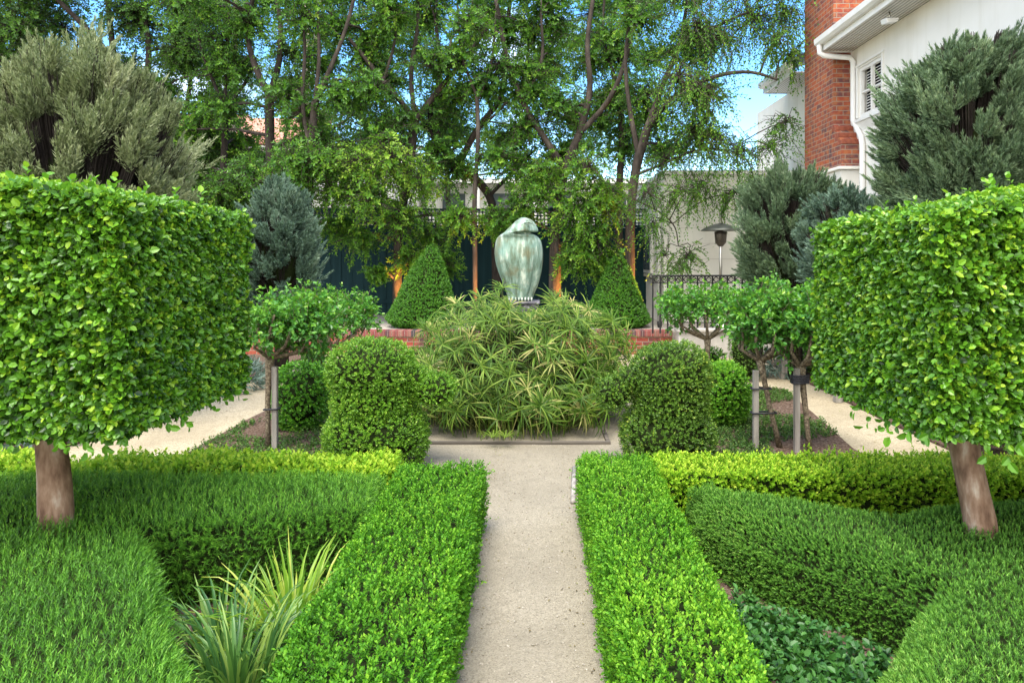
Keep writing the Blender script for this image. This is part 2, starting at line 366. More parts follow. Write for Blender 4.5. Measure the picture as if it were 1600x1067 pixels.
sv = Vector((math.sin(SUN_AZ) * math.cos(SUN_EL), math.cos(SUN_AZ) * math.cos(SUN_EL), math.sin(SUN_EL)))
so.rotation_euler = sv.to_track_quat('Z', 'Y').to_euler(); so.location = (-6, -8, 14)
S.view_settings.view_transform = 'Standard'; S.view_settings.look = 'None'; S.view_settings.exposure = 1.92
S.render.engine = 'CYCLES'; cy = S.cycles
cy.max_bounces = 6; cy.diffuse_bounces = 4; cy.glossy_bounces = 2; cy.transmission_bounces = 4; cy.use_denoising = True
cy.caustics_reflective = False; cy.caustics_refractive = False; cy.sample_clamp_indirect = 6

# ------------------------------------------------------------------ ground
def sheet(name, poly, z, mat, label, h=0.0):
    poly = ccw(poly); m = MB()
    if h: m.prism([(a, b, z - h) for a, b in poly], (0, 0, h))
    else: m.raw([(a, b, z) for a, b in poly], [tuple(range(len(poly)))])
    return tag(m.build(name, mat), label, 'ground', None, 'structure')
sheet('ground', [(-500, -60), (500, -60), (500, 900), (-500, 900)], 0, M['gravel'], 'cream gravel ground of the garden walks')
sheet('path', [(-.46, -3), (.42, -3), (.42, 6.0), (1.5, 6.55), (1.9, 7.6), (1.6, 10.8), (-1.9, 10.8), (-2.2, 7.6), (-1.6, 6.5), (-.46, 6.0)], .004, M['path'], 'narrow sandy path running to the sedge bed')
bedL = [(-.46, -2), (-.46, 5.95), (-1.0, 6.3), (-1.75, 7.2), (-1.95, 8.6), (-3.0, 9.6), (-3.3, 9.2), (-3.36, 8.2), (-3.36, 6.9), (-3.25, 5.6), (-6, 5.4), (-6, -2)]
bedR = [(.42, -2), (6, -2), (6, 5.4), (3.15, 5.6), (3.16, 7.0), (3.4, 8.6), (3.62, 10.2), (2.9, 10.4), (1.9, 8.6), (1.6, 7.2), (.95, 6.3), (.42, 5.95)]
sheet('planting_bed', bedL, .03, M['soil'], 'mulched planting bed left of the sandy path', .026)
sheet('planting_bed', bedR, .03, M['soil'], 'mulched planting bed right of the sandy path', .026)
sheet('planting_bed', [(-12, 5.6), (-5.1, 5.6), (-4.5, 8), (-4.4, 13.8), (-12, 13.8)], .03, M['soil'], 'dark soil border beyond the left gravel walk', .026)
sheet('planting_bed', [(12, 5.6), (4.15, 5.6), (4.1, 8), (4.25, 13.2), (12, 13.2)], .03, M['soil'], 'dark soil border beyond the right gravel walk', .026)
TZ = .45
sheet('terrace', [(-16, 14.3), (14, 14.3), (14, 19.6), (-16, 19.6)], TZ - .004, M['paving'], 'raised gravel terrace behind the brick wall', .44)

# kerb stone beside the path and the timber edge of the sedge bed
m = MB(); m.tube([(.30, 5.45, .02), (.33, 5.9, .02), (.36, 6.35, .02)], .022, 6); tag(m.build('edging_strip', M['stake']), 'grey timber edging strip beside the end of the right path hedge', 'edging')
m = MB(); m.box((-1.28, 7.2, 0), (.78, 7.24, .035)); m.box((-1.28, 7.24, 0), (-1.24, 9.6, .035)); m.box((.74, 7.24, 0), (.78, 9.6, .035))
tag(m.build('bed_edging', noisy('old_edging_timber', ((.3, (.07,.06,.05)), (.7, (.20,.175,.14))), 12, .9, .5, 50, stretch=(.1,1,1)), bevel=.006), 'low weathered timber edging at the front of the sedge bed', 'edging')

# ------------------------------------------------------------------ low clipped hedges
def box_hedge(name, poly, z1, mat, label, cat='hedge', group=None, dens=2300, ll=.017, tipk=.45, r0=.36, loc=None, bump=.02, pv=.12, Ls=(.025, .055)):
    m = MB(); P, N = prism_surface(poly, .02, z1, dens, .07, bump, 5, .06)
    low = np.clip(P[:, 2] / z1, 0, 1)
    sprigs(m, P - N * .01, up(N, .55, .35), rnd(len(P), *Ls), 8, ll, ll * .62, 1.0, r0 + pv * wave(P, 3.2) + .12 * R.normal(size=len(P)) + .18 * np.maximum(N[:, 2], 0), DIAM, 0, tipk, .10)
    core_prism(m, poly, .03, z1, .055)
    k = R.integers(0, len(P), len(P) // 45); k = k[N[k, 2] > -.2]; sprigs(m, P[k], up(N[k], .7, .35), rnd(len(k), .06, .10), 9, ll, ll * .62, .9, .7, DIAM, 0, .25, .1)
    return tag(m.build(name, [mat, M['core']]), label, cat, group)
box_hedge('box_hedge', [(-.92, 1.7), (-.34, 1.7), (-.36, 4.98), (-.95, 4.98)], .46, M['buxus'], 'low clipped box hedge along the left edge of the sandy path', group='low hedges edging the path')
box_hedge('box_hedge', [(.33, 1.7), (.80, 1.7), (.84, 4.8), (.84, 5.22), (.34, 5.22)], .46, M['buxus'], 'low clipped box hedge along the right edge of the sandy path', group='low hedges edging the path', r0=.46)
box_hedge('box_hedge', [(-4.8, 4.80), (-1.0, 4.86), (-1.0, 5.22), (-4.8, 5.22)], .44, M['buxus_lime'], 'lime green low hedge behind the left needle mound, loose leafy tips', group='lime cross hedges', dens=1200, ll=.034, r0=.56, bump=.05, pv=.08, Ls=(.05, .11))
box_hedge('box_hedge', [(.86, 4.78), (5.0, 4.72), (5.0, 5.2), (.86, 5.24)], .455, M['buxus_lime'], 'lime green low hedge behind the right needle mound, long and level', group='lime cross hedges', dens=2000, ll=.022, r0=.52, pv=.05)

# ------------------------------------------------------------------ needle-leaved mounds
def mound(poly, z1, mat, label, dens, rr, dens_side=1., Ls=(.035, .085), ll=.022):
    m = MB(); P, N = prism_surface(poly, .02, z1, dens, rr, .022, 3, .05, 1, dens_side)
    n = len(P); L = rnd(n, *Ls)
    r = .38 + .14 * wave(P, 2.5) + R.normal(0, .12, n)
    sprigs(m, P - N * .035, up(N, .6, .38), L, 12, ll, .0042, .85, r, BLADE, 0, .42, .13)
    core_prism(m, poly, .03, z1 - rr * .62, .055); core_prism(m, inset(ccw(poly), rr * .5), .03, z1 - .03, .05)
    return tag(m.build('needle_mound', [mat, M['core']]), label, 'shrub', 'clipped needle-leaved mounds')
mound([(-.97, 4.68), (-.94, 4.02), (-2.02, 3.70), (-1.62, 3.1), (-1.08, 2.35), (-.95, 1.9), (-4.6, 1.9), (-4.6, 4.7)], .50, M['mound'], 'clipped needle-leaved mound on the left, around the trunk of the left cube tree', 2500, .15)
mound([(1.0, 4.62), (.98, 4.25), (1.12, 3.98), (1.74, 3.2), (1.55, 3.0), (1.03, 2.33), (.9, 1.9), (4.6, 1.9), (4.6, 4.5), (3.0, 4.4), (2.1, 4.2)], .50, M['mound_grey'], 'clipped needle-leaved mound on the right, around the trunk of the right cube tree', 4600, .26, 1., (.016, .038), .0145)

def smooth_path(p, k=3):
    p = np.asarray(p, float)
    for _ in range(k - 1):
        q = [p[0]]
        for a, b in zip(p[:-1], p[1:]): q += [a * .75 + b * .25, a * .25 + b * .75]
        q.append(p[-1]); p = np.array(q)
    return p

# ------------------------------------------------------------------ cube-headed trees
def cube_tree(x0, x1, y0, y1, zb, zt0, zt1, trunk, label, r0):
    t = thing('cube_headed_tree', trunk[0], label, 'tree', 'cube-headed trees')
    m = MB(); p = np.array(trunk); p = smooth_path(p, 2); rr = np.linspace(.088, .070, len(p)); rr[-3:] = (.075, .088, .11); m.tube(p, rr, 20, wob=.05)
    for a in range(5):
        q = p[-1]; e = q + np.array((math.cos(a * 1.3) * .35, math.sin(a * 1.3) * .35, .5)); m.tube([q - np.array((0, 0, .08)), (q + e) / 2 - np.array((0, 0, .05)), e], [.05, .035, .02], 8)
    m.build('trunk', M['bark_smooth'], t)
    m = MB(); poly = [(x0, y0), (x1, y0), (x1, y1), (x0, y1)]; zt = (zt0 + zt1) / 2
    P, N = prism_surface(poly, zb, zt, 4000, .06, .016, 3.5, .07)
    n = int(800 * (x1 - x0) * (y1 - y0)); B = np.stack((rnd(n, x0, x1), rnd(n, y0, y1), rnd(n, zb - .03, zb + .08)), 1)   # underside
    P = np.vstack((P, B)); N = np.vstack((N, np.tile((0, 0, -1.), (n, 1)) + R.normal(0, .4, (n, 3))))
    P[:, 2] += (zt0 + (zt1 - zt0) * (P[:, 0] - x0) / (x1 - x0) - zt) * (P[:, 2] - zb) / (zt - zb)
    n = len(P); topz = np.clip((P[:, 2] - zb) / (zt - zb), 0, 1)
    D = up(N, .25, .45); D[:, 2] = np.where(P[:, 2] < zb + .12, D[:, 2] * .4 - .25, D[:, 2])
    r = r0 + R.normal(0, .22, n) + .42 * np.clip((topz - .9) * 10, 0, 1) + .05 * wave(P, 3)  # lighter top: young growth, plus a lit lime look painted into r
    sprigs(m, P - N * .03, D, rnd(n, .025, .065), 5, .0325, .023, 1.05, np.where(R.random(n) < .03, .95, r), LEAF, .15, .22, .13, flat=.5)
    core_prism(m, poly, zb + .09, min(zt0, zt1) - .03, .10)
    n = 110; k = R.integers(0, len(P), n); k = k[N[k, 2] > -.3]      # stray shoots
    sprigs(m, P[k], up(N[k], .5, .35), rnd(len(k), .07, .14), 6, .040, .03, .9, .62, LEAF, .1, .35, .1)
    low = P[P[:, 2] < zb + .06]; k = R.integers(0, len(low), 60); q = low[k]; o = unit(q - np.array(((x0 + x1) / 2, (y0 + y1) / 2, zb)))
    sprigs(m, q, o + np.array((0, 0, -.7)), rnd(len(q), .07, .15), 5, .05, .034, 1.0, .45, LEAF, .2, .3, .1, flat=.6)
    m.build('crown', [M['box_leaf'], M['core']], t)
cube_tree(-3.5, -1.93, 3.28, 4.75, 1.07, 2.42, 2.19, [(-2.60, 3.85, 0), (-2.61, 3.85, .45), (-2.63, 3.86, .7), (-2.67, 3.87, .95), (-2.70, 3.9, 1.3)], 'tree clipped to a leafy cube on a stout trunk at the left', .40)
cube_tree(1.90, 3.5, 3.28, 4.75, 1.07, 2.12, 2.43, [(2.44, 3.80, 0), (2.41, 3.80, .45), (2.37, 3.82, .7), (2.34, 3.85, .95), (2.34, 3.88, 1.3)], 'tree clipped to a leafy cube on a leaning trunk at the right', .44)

# ------------------------------------------------------------------ topiary
def blobs(m, parts, dens, ll, r0, mat_tip=.3, core=.86, lw=.62):
    C = [(np.array(c), np.array(q)) for c, q in parts]
    C = [(c, q - .025) for c, q in C]
    for i, (c, q) in enumerate(C):
        area = 4 * PI * ((q[0] * q[1]) ** 1.6 + (q[0] * q[2]) ** 1.6 + (q[1] * q[2]) ** 1.6) ** (1 / 1.6) / 3 ** (1 / 1.6)
        P, N = ell_surface(c, q, int(area * dens), zmin=.04)
        keep = np.ones(len(P), bool)
        for j, (c2, q2) in enumerate(C):
            if j != i: keep &= ((((P - c2) / (q2 * .84)) ** 2).sum(1) > 1)
        P, N = P[keep], N[keep]; n = len(P)
        sprigs(m, P, up(N, .4, .4), rnd(n, .02, .05), 6, ll, ll * lw, 1.0, r0 + R.normal(0, .1, n) + .1 * wave(P, 5), DIAM, 0, mat_tip, .12)
        core_ell(m, c, q, core)
        k = R.integers(0, max(1, n), n // 60); sprigs(m, P[k], up(N[k], .5, .4), rnd(len(k), .05, .09), 7, ll, ll * lw, .9, .75, DIAM, 0, .2, .1)
def topiary(name, parts, dens, ll, mat, label, r0=.36, group=None, **k):
    m = MB(); blobs(m, parts, dens, ll, r0, **k)
    return tag(m.build(name, [M[mat], M['core']]), label, 'topiary', group)
topiary('bird_topiary', [((-1.45, 6.5, .28), (.49, .46, .34)), ((-1.50, 6.5, .60), (.39, .40, .22)), ((-1.51, 6.5, .87), (.42, .40, .31)), ((-1.15, 6.5, .80), (.20, .19, .14)), ((-.92, 6.45, .70), (.21, .19, .17))],
        1900, .021, 'topiary', 'bird-shaped box topiary left of the sedge, bright green', .50, 'bird topiaries facing the sedge')
topiary('bird_topiary', [((1.23, 6.5, .27), (.44, .42, .33)), ((1.26, 6.5, .58), (.35, .36, .22)), ((1.26, 6.5, .83), (.38, .37, .32)), ((.93, 6.5, .80), (.18, .18, .13)), ((.74, 6.5, .67), (.18, .17, .17))],
        1900, .021, 'topiary_dark', 'bird-shaped box topiary right of the sedge, darker with yellow tips', .46, 'bird topiaries facing the sedge')
topiary('box_ball', [((-2.60, 7.85, .36), (.31, .31, .37))], 1500, .03, 'ball', 'rounded box ball beside the staked rose at left', .52, 'box balls by the roses', mat_tip=.5, core=.8)
topiary('box_ball', [((2.16, 7.95, .37), (.28, .28, .37))], 1500, .03, 'ball', 'bright round box ball behind the right bird topiary', .78, 'box balls by the roses', mat_tip=.5, core=.8)
topiary('box_ball', [((-3.0, 9.6, .36), (.22, .22, .36))], 1000, .024, 'topiary_dark', 'small dark clipped shrub behind the left bird topiary', .3, 'small clipped shrubs by the terrace')
topiary('box_ball', [((2.55, 10.2, .30), (.24, .24, .32))], 1000, .026, 'ball', 'small lime clipped shrub behind the bright round ball', .55, 'small clipped shrubs by the terrace')
topiary('box_column', [((3.3, 11.0, .55), (.26, .26, .62))], 1000, .022, 'topiary_dark', 'clipped green column behind the right rose crowns', .35)
def cone_topiary(c, r, h, tip, label):
    m = MB(); n = int(PI * r * math.hypot(r, h) * 1500); a = rnd(n, 0, 2 * PI); u = 1 - np.sqrt(R.random(n))
    prof = lambda u: r * (1 - u) ** .82 * np.clip((u + .03) / .12, 0, 1) ** .35 + .02
    q = prof(u)
    P = np.stack((c[0] + q * np.cos(a) + (tip[0] - c[0]) * u, c[1] + q * np.sin(a), c[2] + h * u), 1)
    N = unit(np.stack((np.cos(a), np.sin(a), np.full(n, r / h)), 1)); P += N * (.03 * wave(P, 4) - .05 * R.random(n))[:, None]
    sprigs(m, P, up(N, .35, .4), .05, 5, .03, .02, 1.0, .40 + R.normal(0, .12, n), DIAM, 0, .25, .12)
    us = np.linspace(0, .97, 14); aa = np.arange(20) * 2 * PI / 20
    m.rings([np.stack((c[0] + prof(v) * .88 * np.cos(aa) + (tip[0] - c[0]) * v, c[1] + prof(v) * .88 * np.sin(aa), np.full(20, c[2] + h * v * .96)), 1) for v in us], 0, 1)
    return tag(m.build('cone_topiary', [M['cone'], M['core']]), label, 'topiary', 'cone topiaries on the terrace')
cone_topiary((-2.45, 15.2, TZ), .80, 1.78, (-2.20, 15.2), 'leaning clipped cone left of the statue on the terrace')
cone_topiary((1.80, 15.2, TZ), .74, 1.55, (1.80, 15.2), 'upright clipped cone right of the statue on the terrace')

# ------------------------------------------------------------------ umbrella sedge
t = thing('umbrella_sedge', (-.22, 8.35, 0), 'dense mass of umbrella sedge with starburst leaves round the plinth', 'plant')
ms, mb = MB(), MB(); n = 410
u = rdirs(n * 3); u = u / ((np.abs(u) ** 2.6).sum(1) ** (1 / 2.6))[:, None]; u = u[(u[:, 2] > -.05) & (u[:, 1] < .75)][:n]; u = np.vstack((u, u[::4] * .72)); n = len(u)
rad = np.array((1.48, 1.12, 1.46)); f = rnd(n, .74, 1.0) * (1 + .08 * wave(u, 3)); H = np.array((-.22, 8.35, .06)) + u * rad * f[:, None]
H[:, 2] = np.maximum(H[:, 2], rnd(n, .22, .42))
far = (np.abs(H[:, 0] + .02) < .24) & (H[:, 1] > 7.6) & (H[:, 2] > 1.22); H[far, 2] = 1.18    # leaves dip in front of the plinth
B = np.stack((-.22 + (H[:, 0] + .22) * .58, 8.35 + (H[:, 1] - 8.35) * .66, np.full(n, .01)), 1)
Lb = np.linalg.norm(H - B, axis=1)
ms.leaves(STICK, B, H - B, rdirs(n), Lb, .011, R.random(n))
out = unit(H - B); out = unit(out + np.array((0, -.55, -.05)) + R.normal(0, .22, out.shape)); dry = R.random(n) < .09
for i in range(19):
    k = R.random(n) < .93; a = i * 2.4 + rnd(n, -.3, .3) ; U = unit(np.cross(out, rdirs(1))); V = np.cross(out, U)
    el = rnd(n, -.22, .32)
    d = (np.cos(a)[:, None] * U + np.sin(a)[:, None] * V) * np.cos(el)[:, None] + out * np.sin(el)[:, None]
    nn = out + R.normal(0, .2, out.shape)
    mb.leaves(ARCH, H[k], d[k], nn[k], rnd(k.sum(), .17, .28), rnd(k.sum(), .010, .015), np.where(dry[k], rnd(k.sum(), .8, 1), np.clip(R.normal(.36, .21, k.sum()), 0, .88)))
n = 900; a = rnd(n, 0, 6.28); q = np.sqrt(R.random(n)); b = np.stack((-.24 + 1.0 * q * np.cos(a), 8.3 + .98 * q * np.sin(a), np.zeros(n)), 1)     # old straw and young blades at the foot
d = np.stack((R.normal(0, .25, n), R.normal(0, .25, n), np.ones(n)), 1); mb.leaves(ARCH, b, d, rdirs(n), rnd(n, .25, .7), .011, np.clip(R.normal(.6, .3, n), 0, 1))
for px, py in ((770, 715), (790, 700)):
    c = at(px, py, 7.1); c[2] = .10
    for i in range(12): mb.leaves(ARCH, [c], [(math.cos(i * .52), math.sin(i * .52), .25)], [(0, 0, 1)], .2, .012, .6)
core_ell(ms, (-.22, 8.45, .35), (1.25, 1.0, .95), .72, 1); ms.build('stems', [M['stem'], M['core']], t); mb.build('leaves', M['sedge'], t)

# ------------------------------------------------------------------ statue and plinth
ec = at(813, 470, 8.75); sc = 8.75 / F / 5.925
prof = [(838,326,560),(826,328,558),(812,330,556),(806,324,560),(780,316,566),(740,304,584),(700,288,600),(650,268,617),(600,247,631),(550,229,641),(500,214,647),(450,205,651),(400,200,651),(360,202,648),(320,207,641),(290,212,634),(270,219,624),(255,228,612),(243,240,598),(232,254,580),(222,270,556),(214,284,536),
        (209,291,528),(206,296,604),(196,306,607),(180,322,604),(165,338,598),(150,352,590),(130,374,578),(112,392,566),(98,408,552),(86,424,532),(76,442,505),(71,455,485)]
NA = 64; an = np.arange(NA) * 2 * PI / NA; rings = []
for (yy, xl, xr) in prof:
    cx = (xl + xr) / 2; a = (xr - xl) / 2 * sc; x0 = ec[0] + (cx - 440) * sc; z = ec[2] + (838 - yy) * sc
    body = yy > 212
    b = np.interp(yy, [71,76,86,98,112,150,180,209,230,270,330,450,600,780,838], [14,30,52,70,84,100,108,116,134,154,168,174,150,106,96]) * sc
    c_, s_ = np.cos(an), np.sin(an)
    e = 2.5 if yy > 780 else 2.15
    q = 1 / ((np.abs(c_) ** e + np.abs(s_) ** e) ** (1 / e))
    g1 = np.zeros(NA)
    if body and yy < 800:
        k = np.clip((yy - 430) / 250, 0, 1) * .16
        for th, w_ in ((-PI / 2, .10), (-PI / 2 - .62, .12), (-PI / 2 + .75, .12)):
            dl = (an - th + PI) % (2 * PI) - PI; g1 += (k + .012) * np.exp(-(dl / w_) ** 2)
        dl = (an + PI / 2 + PI) % (2 * PI) - PI; g1 -= .05 * np.exp(-((dl - .33) / .25) ** 2) * k * 5
    q = q * (1 - g1)
    bb = np.full(NA, b)
    if yy < 225:      # head and beak stand forward of the sunken neck on the right; the beak narrows to an edge
        w_ = np.clip((c_ + .35) / .4, 0, 1); w_ = w_ * w_ * (3 - 2 * w_)
        if yy > 207: bb = bb * (1 - .30 * w_)
        else: bb = bb * (1 + .10 * w_) * (1 - .62 * np.clip((c_ - .1) / .9, 0, 1))
    rings.append(np.stack((x0 + a * q * c_, ec[1] + bb * q * s_ - (.10 * np.clip((260 - yy) / 60, 0, 1)), np.full(NA, z)), 1))
t = thing('eagle_statue', ec, 'verdigris bronze eagle with folded wings and head turned right, on a plinth', 'statue')
m = MB(); m.rings(rings); body = m.build('body', M['bronze'], t)
sd = body.modifiers.new('smooth', 'SUBSURF'); sd.levels = sd.render_levels = 1
for sgn in (-1, 1):
    m = MB()                       # eye hollows: a brow ridge and a sunken eye on each side
    yb = ec[1] - .10 + sgn * .142
    z = ec[2] + (838 - 150) * sc; x = ec[0] + (512 - 440) * sc
    m.lathe([(.001, -.016), (.012, -.012), (.017, 0), (.012, .012), (.001, .016)], (x, yb - sgn * .028, z), 12)
    m.tube([(x - .045, yb - sgn * .004, z + .030), (x, yb - sgn * .004, z + .040), (x + .05, yb - sgn * .03, z + .022)], [.006, .011, .006], 8)
    m.build('eye', M['bronze'], t)
m = MB()
for i in range(8):                        # talons gripping the plinth edge
    x = ec[0] + (342 + i * 29 - 440) * sc
    m.tube([(x, ec[1] - .15, ec[2] + .045), (x, ec[1] - .185, ec[2] + .032), (x, ec[1] - .195, ec[2] + .006)], [.011, .010, .004], 8)
m.build('talons', noisy('pale_bronze', ((.3, (.22,.28,.22)), (.7, (.52,.55,.48))), 12, .7), t)
m = MB(); m.box((ec[0] - .225, ec[1] - .24, 0), (ec[0] + .225, ec[1] + .24, ec[2] - .03)); m.box((ec[0] - .245, ec[1] - .26, ec[2] - .03), (ec[0] + .245, ec[1] + .26, ec[2] + .002))
tag(m.build('plinth', M['stone_dark'], bevel=.012), 'square dark stone plinth under the eagle statue', 'plinth')

# ------------------------------------------------------------------ roses on stakes
def rose(base, crown, rad, knot, label, stake=None, ties=(), n=230, lean=None, seed=0):
    t = thing('standard_rose', base, label, 'rose', 'standard roses')
    m = MB(); b = np.array(base, float); kz = np.array((*knot,), float)
    mid = (b + kz) / 2 + np.array((random.uniform(-.02, .02), 0, 0))
    m.tube([b, (b + mid) / 2, mid, (mid + kz) / 2, kz], [.030, .026, .026, .029, .045], 10, wob=.10)
    c = np.array(crown); tw = MB(); lv = MB(); ends = []
    for i in range(9):
        a = i * .7 + seed; e = c + np.array((math.cos(a) * rad[0] * .62, math.sin(a) * rad[1] * .62, random.uniform(-.1, .5) * rad[2]))
        mdl = kz * .5 + e * .5 + np.array((math.cos(a) * .10, math.sin(a) * .10, -.09))
        m.tube([kz, kz * .75 + mdl * .25 - np.array((0, 0, .01)), mdl, e], [.028, .02, .016, .010], 7, wob=.06); ends += [mdl, e]
    m.build('trunk', M['bark_rose'], t)
    P, N = ell_surface(c, np.array(rad) * .78, n, 2.0, .06, 3, .25)
    e = np.array(ends); D = P - e[np.argmin(((P[:, None] - e[None]) ** 2).sum(2), 1)]; D = unit(D * .4 + N * .3 + np.array((0, 0, .35)) + R.normal(0, .25, N.shape)); L = rnd(n, .12, .26)
    lv.leaves(STICK, P, D, rdirs(n), L, .006, .3, 1)
    for q in range(4):       # compound leaves: stalks of five leaflets off each shoot
        a = rdirs(n); d2 = unit(np.cross(D, a) + D * .35 + np.array((0, 0, .1))); p = P + D * (L * (.25 + .24 * q))[:, None]
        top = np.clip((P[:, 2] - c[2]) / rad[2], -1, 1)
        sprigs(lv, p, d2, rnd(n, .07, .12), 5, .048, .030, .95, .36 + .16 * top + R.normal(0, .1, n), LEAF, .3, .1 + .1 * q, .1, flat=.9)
    lv.build('crown', [M['rose_leaf'], M['bark_rose']], t)
    if stake:
        (sx, sy), h, _ = stake; s_ = MB()
        s_.box((sx - .026, sy - .026, 0), (sx + .026, sy + .026, h))
        st = tag(s_.build('timber_stake', M['stake'], bevel=.004), stake[2], 'stake', 'rose stakes')
        for (z, hh) in ties:
            f = (z - 0) / kz[2]; tx = b[0] + (kz[0] - b[0]) * f; ty = b[1] + (kz[1] - b[1]) * f
            lo, hi = min(tx, sx) - .034, max(tx, sx) + .034; y0, y1 = min(ty, sy) - .036, max(ty, sy) + .036
            q = MB(); ring = [(lo, y0), (hi, y0), (hi + .005, (y0 + y1) / 2), (hi, y1), (lo, y1), (lo - .005, (y0 + y1) / 2)]
            for kk in range(max(1, int(hh / .018))): q.tube([(a_, b_, z + kk * .018 + .004 * math.sin(i)) for i, (a_, b_) in enumerate(ring + ring[:1])], .0085, 6)
            q.build('tie', M['tie'], t)
r1 = rose((-2.64, 6.98, .03), (-2.42, 7.0, 1.22), (.50, .45, .32), (-2.62, 6.98, .93), 'staked standard rose between the left cube tree and the left ball, full leafy crown', ((-2.565, 6.96), .84, 'square grey timber stake tied to the rose trunk beside the left ball'), ((.42, .02),), 250, seed=.3)
rose((-2.95, 9.8, .03), (-2.72, 9.9, 1.08), (.64, .5, .36), (-2.80, 9.8, .68), 'standard rose in front of the dark fence, behind the left bird topiary', None, (), 240, seed=1)
rose((2.44, 7.0, .03), (2.32, 7.05, 1.27), (.42, .42, .28), (2.24, 7.0, .90), 'staked standard rose right of the bright ball, thin leaning stem', ((2.19, 6.97), .80, 'square grey timber stake with two thin ties beside the bright ball'), ((.62, .02), (.38, .02)), 210, seed=2)
rose((2.68, 6.85, .03), (2.72, 6.9, 1.25), (.40, .4, .30), (2.60, 6.88, .86), 'staked standard rose beside the right cube tree, stake wrapped in black tape', ((2.545, 6.83), .84, 'thicker grey timber stake wrapped in wide black tape near the right cube tree'), ((.70, .09),), 210, seed=.9)
rose((2.42, 9.7, .03), (2.30, 9.8, 1.20), (.64, .5, .26), (2.38, 9.7, .80), 'gnarled standard rose in front of the iron railing', None, (), 240, seed=2.6)

# ------------------------------------------------------------------ small plants in the beds
def strap_plant(c, n, L, mat, label, spread=.55):
    m = MB(); segs = 6
    for i in range(n):
        a = random.uniform(0, 6.28); l = L * random.uniform(.6, 1.1); w_ = random.uniform(.007, .0125); b = np.array(c) + np.array((math.cos(a), math.sin(a), 0)) * random.uniform(0, .15)
        th = random.uniform(.05, spread * 1.5); cur = random.uniform(.3, 2.0); pts = [b]
        for s_ in range(segs):
            t_ = min(PI * .85, th + cur * (s_ / segs) ** 2); pts.append(pts[-1] + np.array((math.cos(a) * math.sin(t_), math.sin(a) * math.sin(t_), math.cos(t_))) * l / segs)
        side = np.array((-math.sin(a), math.cos(a), 0)); tw = random.uniform(-.6, .6)
        side = side * math.cos(tw) + np.array((math.cos(a), math.sin(a), 0)) * math.sin(tw)
        vs, fs = [], []
        for s_, p in enumerate(pts):
            q = w_ * (1 - (s_ / segs) ** 2.5) + .0006; vs += [p - side * q, p + np.array((0, 0, -.004)), p + side * q]
            if s_: k_ = 3 * s_; fs += [(k_ - 3, k_ - 2, k_ + 1, k_), (k_ - 2, k_ - 1, k_ + 2, k_ + 1)]
        m.raw(vs, fs, random.uniform(.15, .95), 0, True)
    return tag(m.build('strap_leaved_plant', M[mat]), label, 'plant', 'strap-leaved clumps')
strap_plant((-1.24, 2.92, .03), 190, .48, 'strap', 'dark green strap-leaved clump at the foot of the left mound')
strap_plant((-1.14, 3.35, .03), 140, .50, 'strap_sunlit', 'strap-leaved clump against the left path hedge, sun patch painted as yellow-green blades')
strap_plant((-1.45, 3.25, .03), 110, .44, 'strap', 'thin strap-leaved clump in the dark notch of the left mound')

def cover(name, poly, z, dens, ll, mat, label, tpl=DIAM, L=(.04, .08), lw=.7, patch=None, n=6, z1=None, spread=1.1):
    p = np.array(poly); lo, hi = p.min(0), p.max(0); k = int(dens * np.prod(hi - lo)); x, y = rnd(k, lo[0], hi[0]), rnd(k, lo[1], hi[1])
    q = in_poly(x, y, poly); x, y = x[q], y[q]; P = np.stack((x, y, np.full(len(x), z)), 1)
    if patch is not None: P = P[wave(P * (1, 1, 0), patch[0]) > patch[1]]
    if z1: P[:, 2] += (z1 - z) * R.random(len(P)) ** .6
    m = MB(); D = up(np.tile((0, 0, 1.), (len(P), 1)), 0, .5)
    sprigs(m, P, D, rnd(len(P), *L), n, ll, ll * lw, spread, np.clip(.42 + R.normal(0, .15, len(P)), 0, 1), tpl, .1, .3, .12, flat=.5)
    return tag(m.build(name, M[mat]), label, 'ground cover', None, 'stuff')
cover('mint_ground_cover', [(.90, 3.72), (1.12, 3.72), (1.32, 3.52), (1.60, 3.16), (1.45, 2.95), (1.05, 2.4), (.95, 2.1), (.84, 2.1)], .03, 1500, .036, 'mint', 'leafy dark green ground cover between the right path hedge and mound', LEAF, (.04, .08), .7, None, 5, .11)
cover('creeping_ground_cover', [(-3.34, 6.0), (-1.1, 6.1), (-1.6, 6.8), (-1.95, 8.4), (-3.0, 9.4), (-3.34, 8.2)], .028, 620, .024, 'cover', 'sparse creeping ground cover on the mulch under the left roses', DIAM, (.03, .07), .7, (3.0, -.15))
cover('creeping_ground_cover', [(1.1, 6.0), (3.14, 5.7), (3.16, 7.0), (3.4, 8.6), (3.6, 10.1), (2.9, 10.2), (1.9, 8.4), (1.6, 7.0)], .028, 900, .024, 'cover', 'creeping ground cover on the mulch under the right roses', DIAM, (.03, .08), .7, (2.6, -.35))
cover('creeping_ground_cover', [(-.95, 5.1), (-.43, 5.1), (-.43, 5.9), (-1.0, 6.1)], .028, 1500, .022, 'cover', 'small leafy ground cover at the end of the left path hedge', DIAM, (.04, .09))
cover('creeping_ground_cover', [(.36, 5.3), (.9, 5.3), (.9, 6.2), (.40, 5.9)], .028, 1300, .022, 'cover', 'small leafy ground cover at the end of the right path hedge', DIAM, (.04, .09))
cover('dark_border_plants', [(4.2, 6.0), (4.15, 8), (4.3, 12.6), (5.6, 12.6), (5.8, 6.0)], .03, 260, .06, 'cover', 'dark leafy plants along the border beyond the right gravel walk', LEAF, (.1, .22), .6, None, 7, .28)
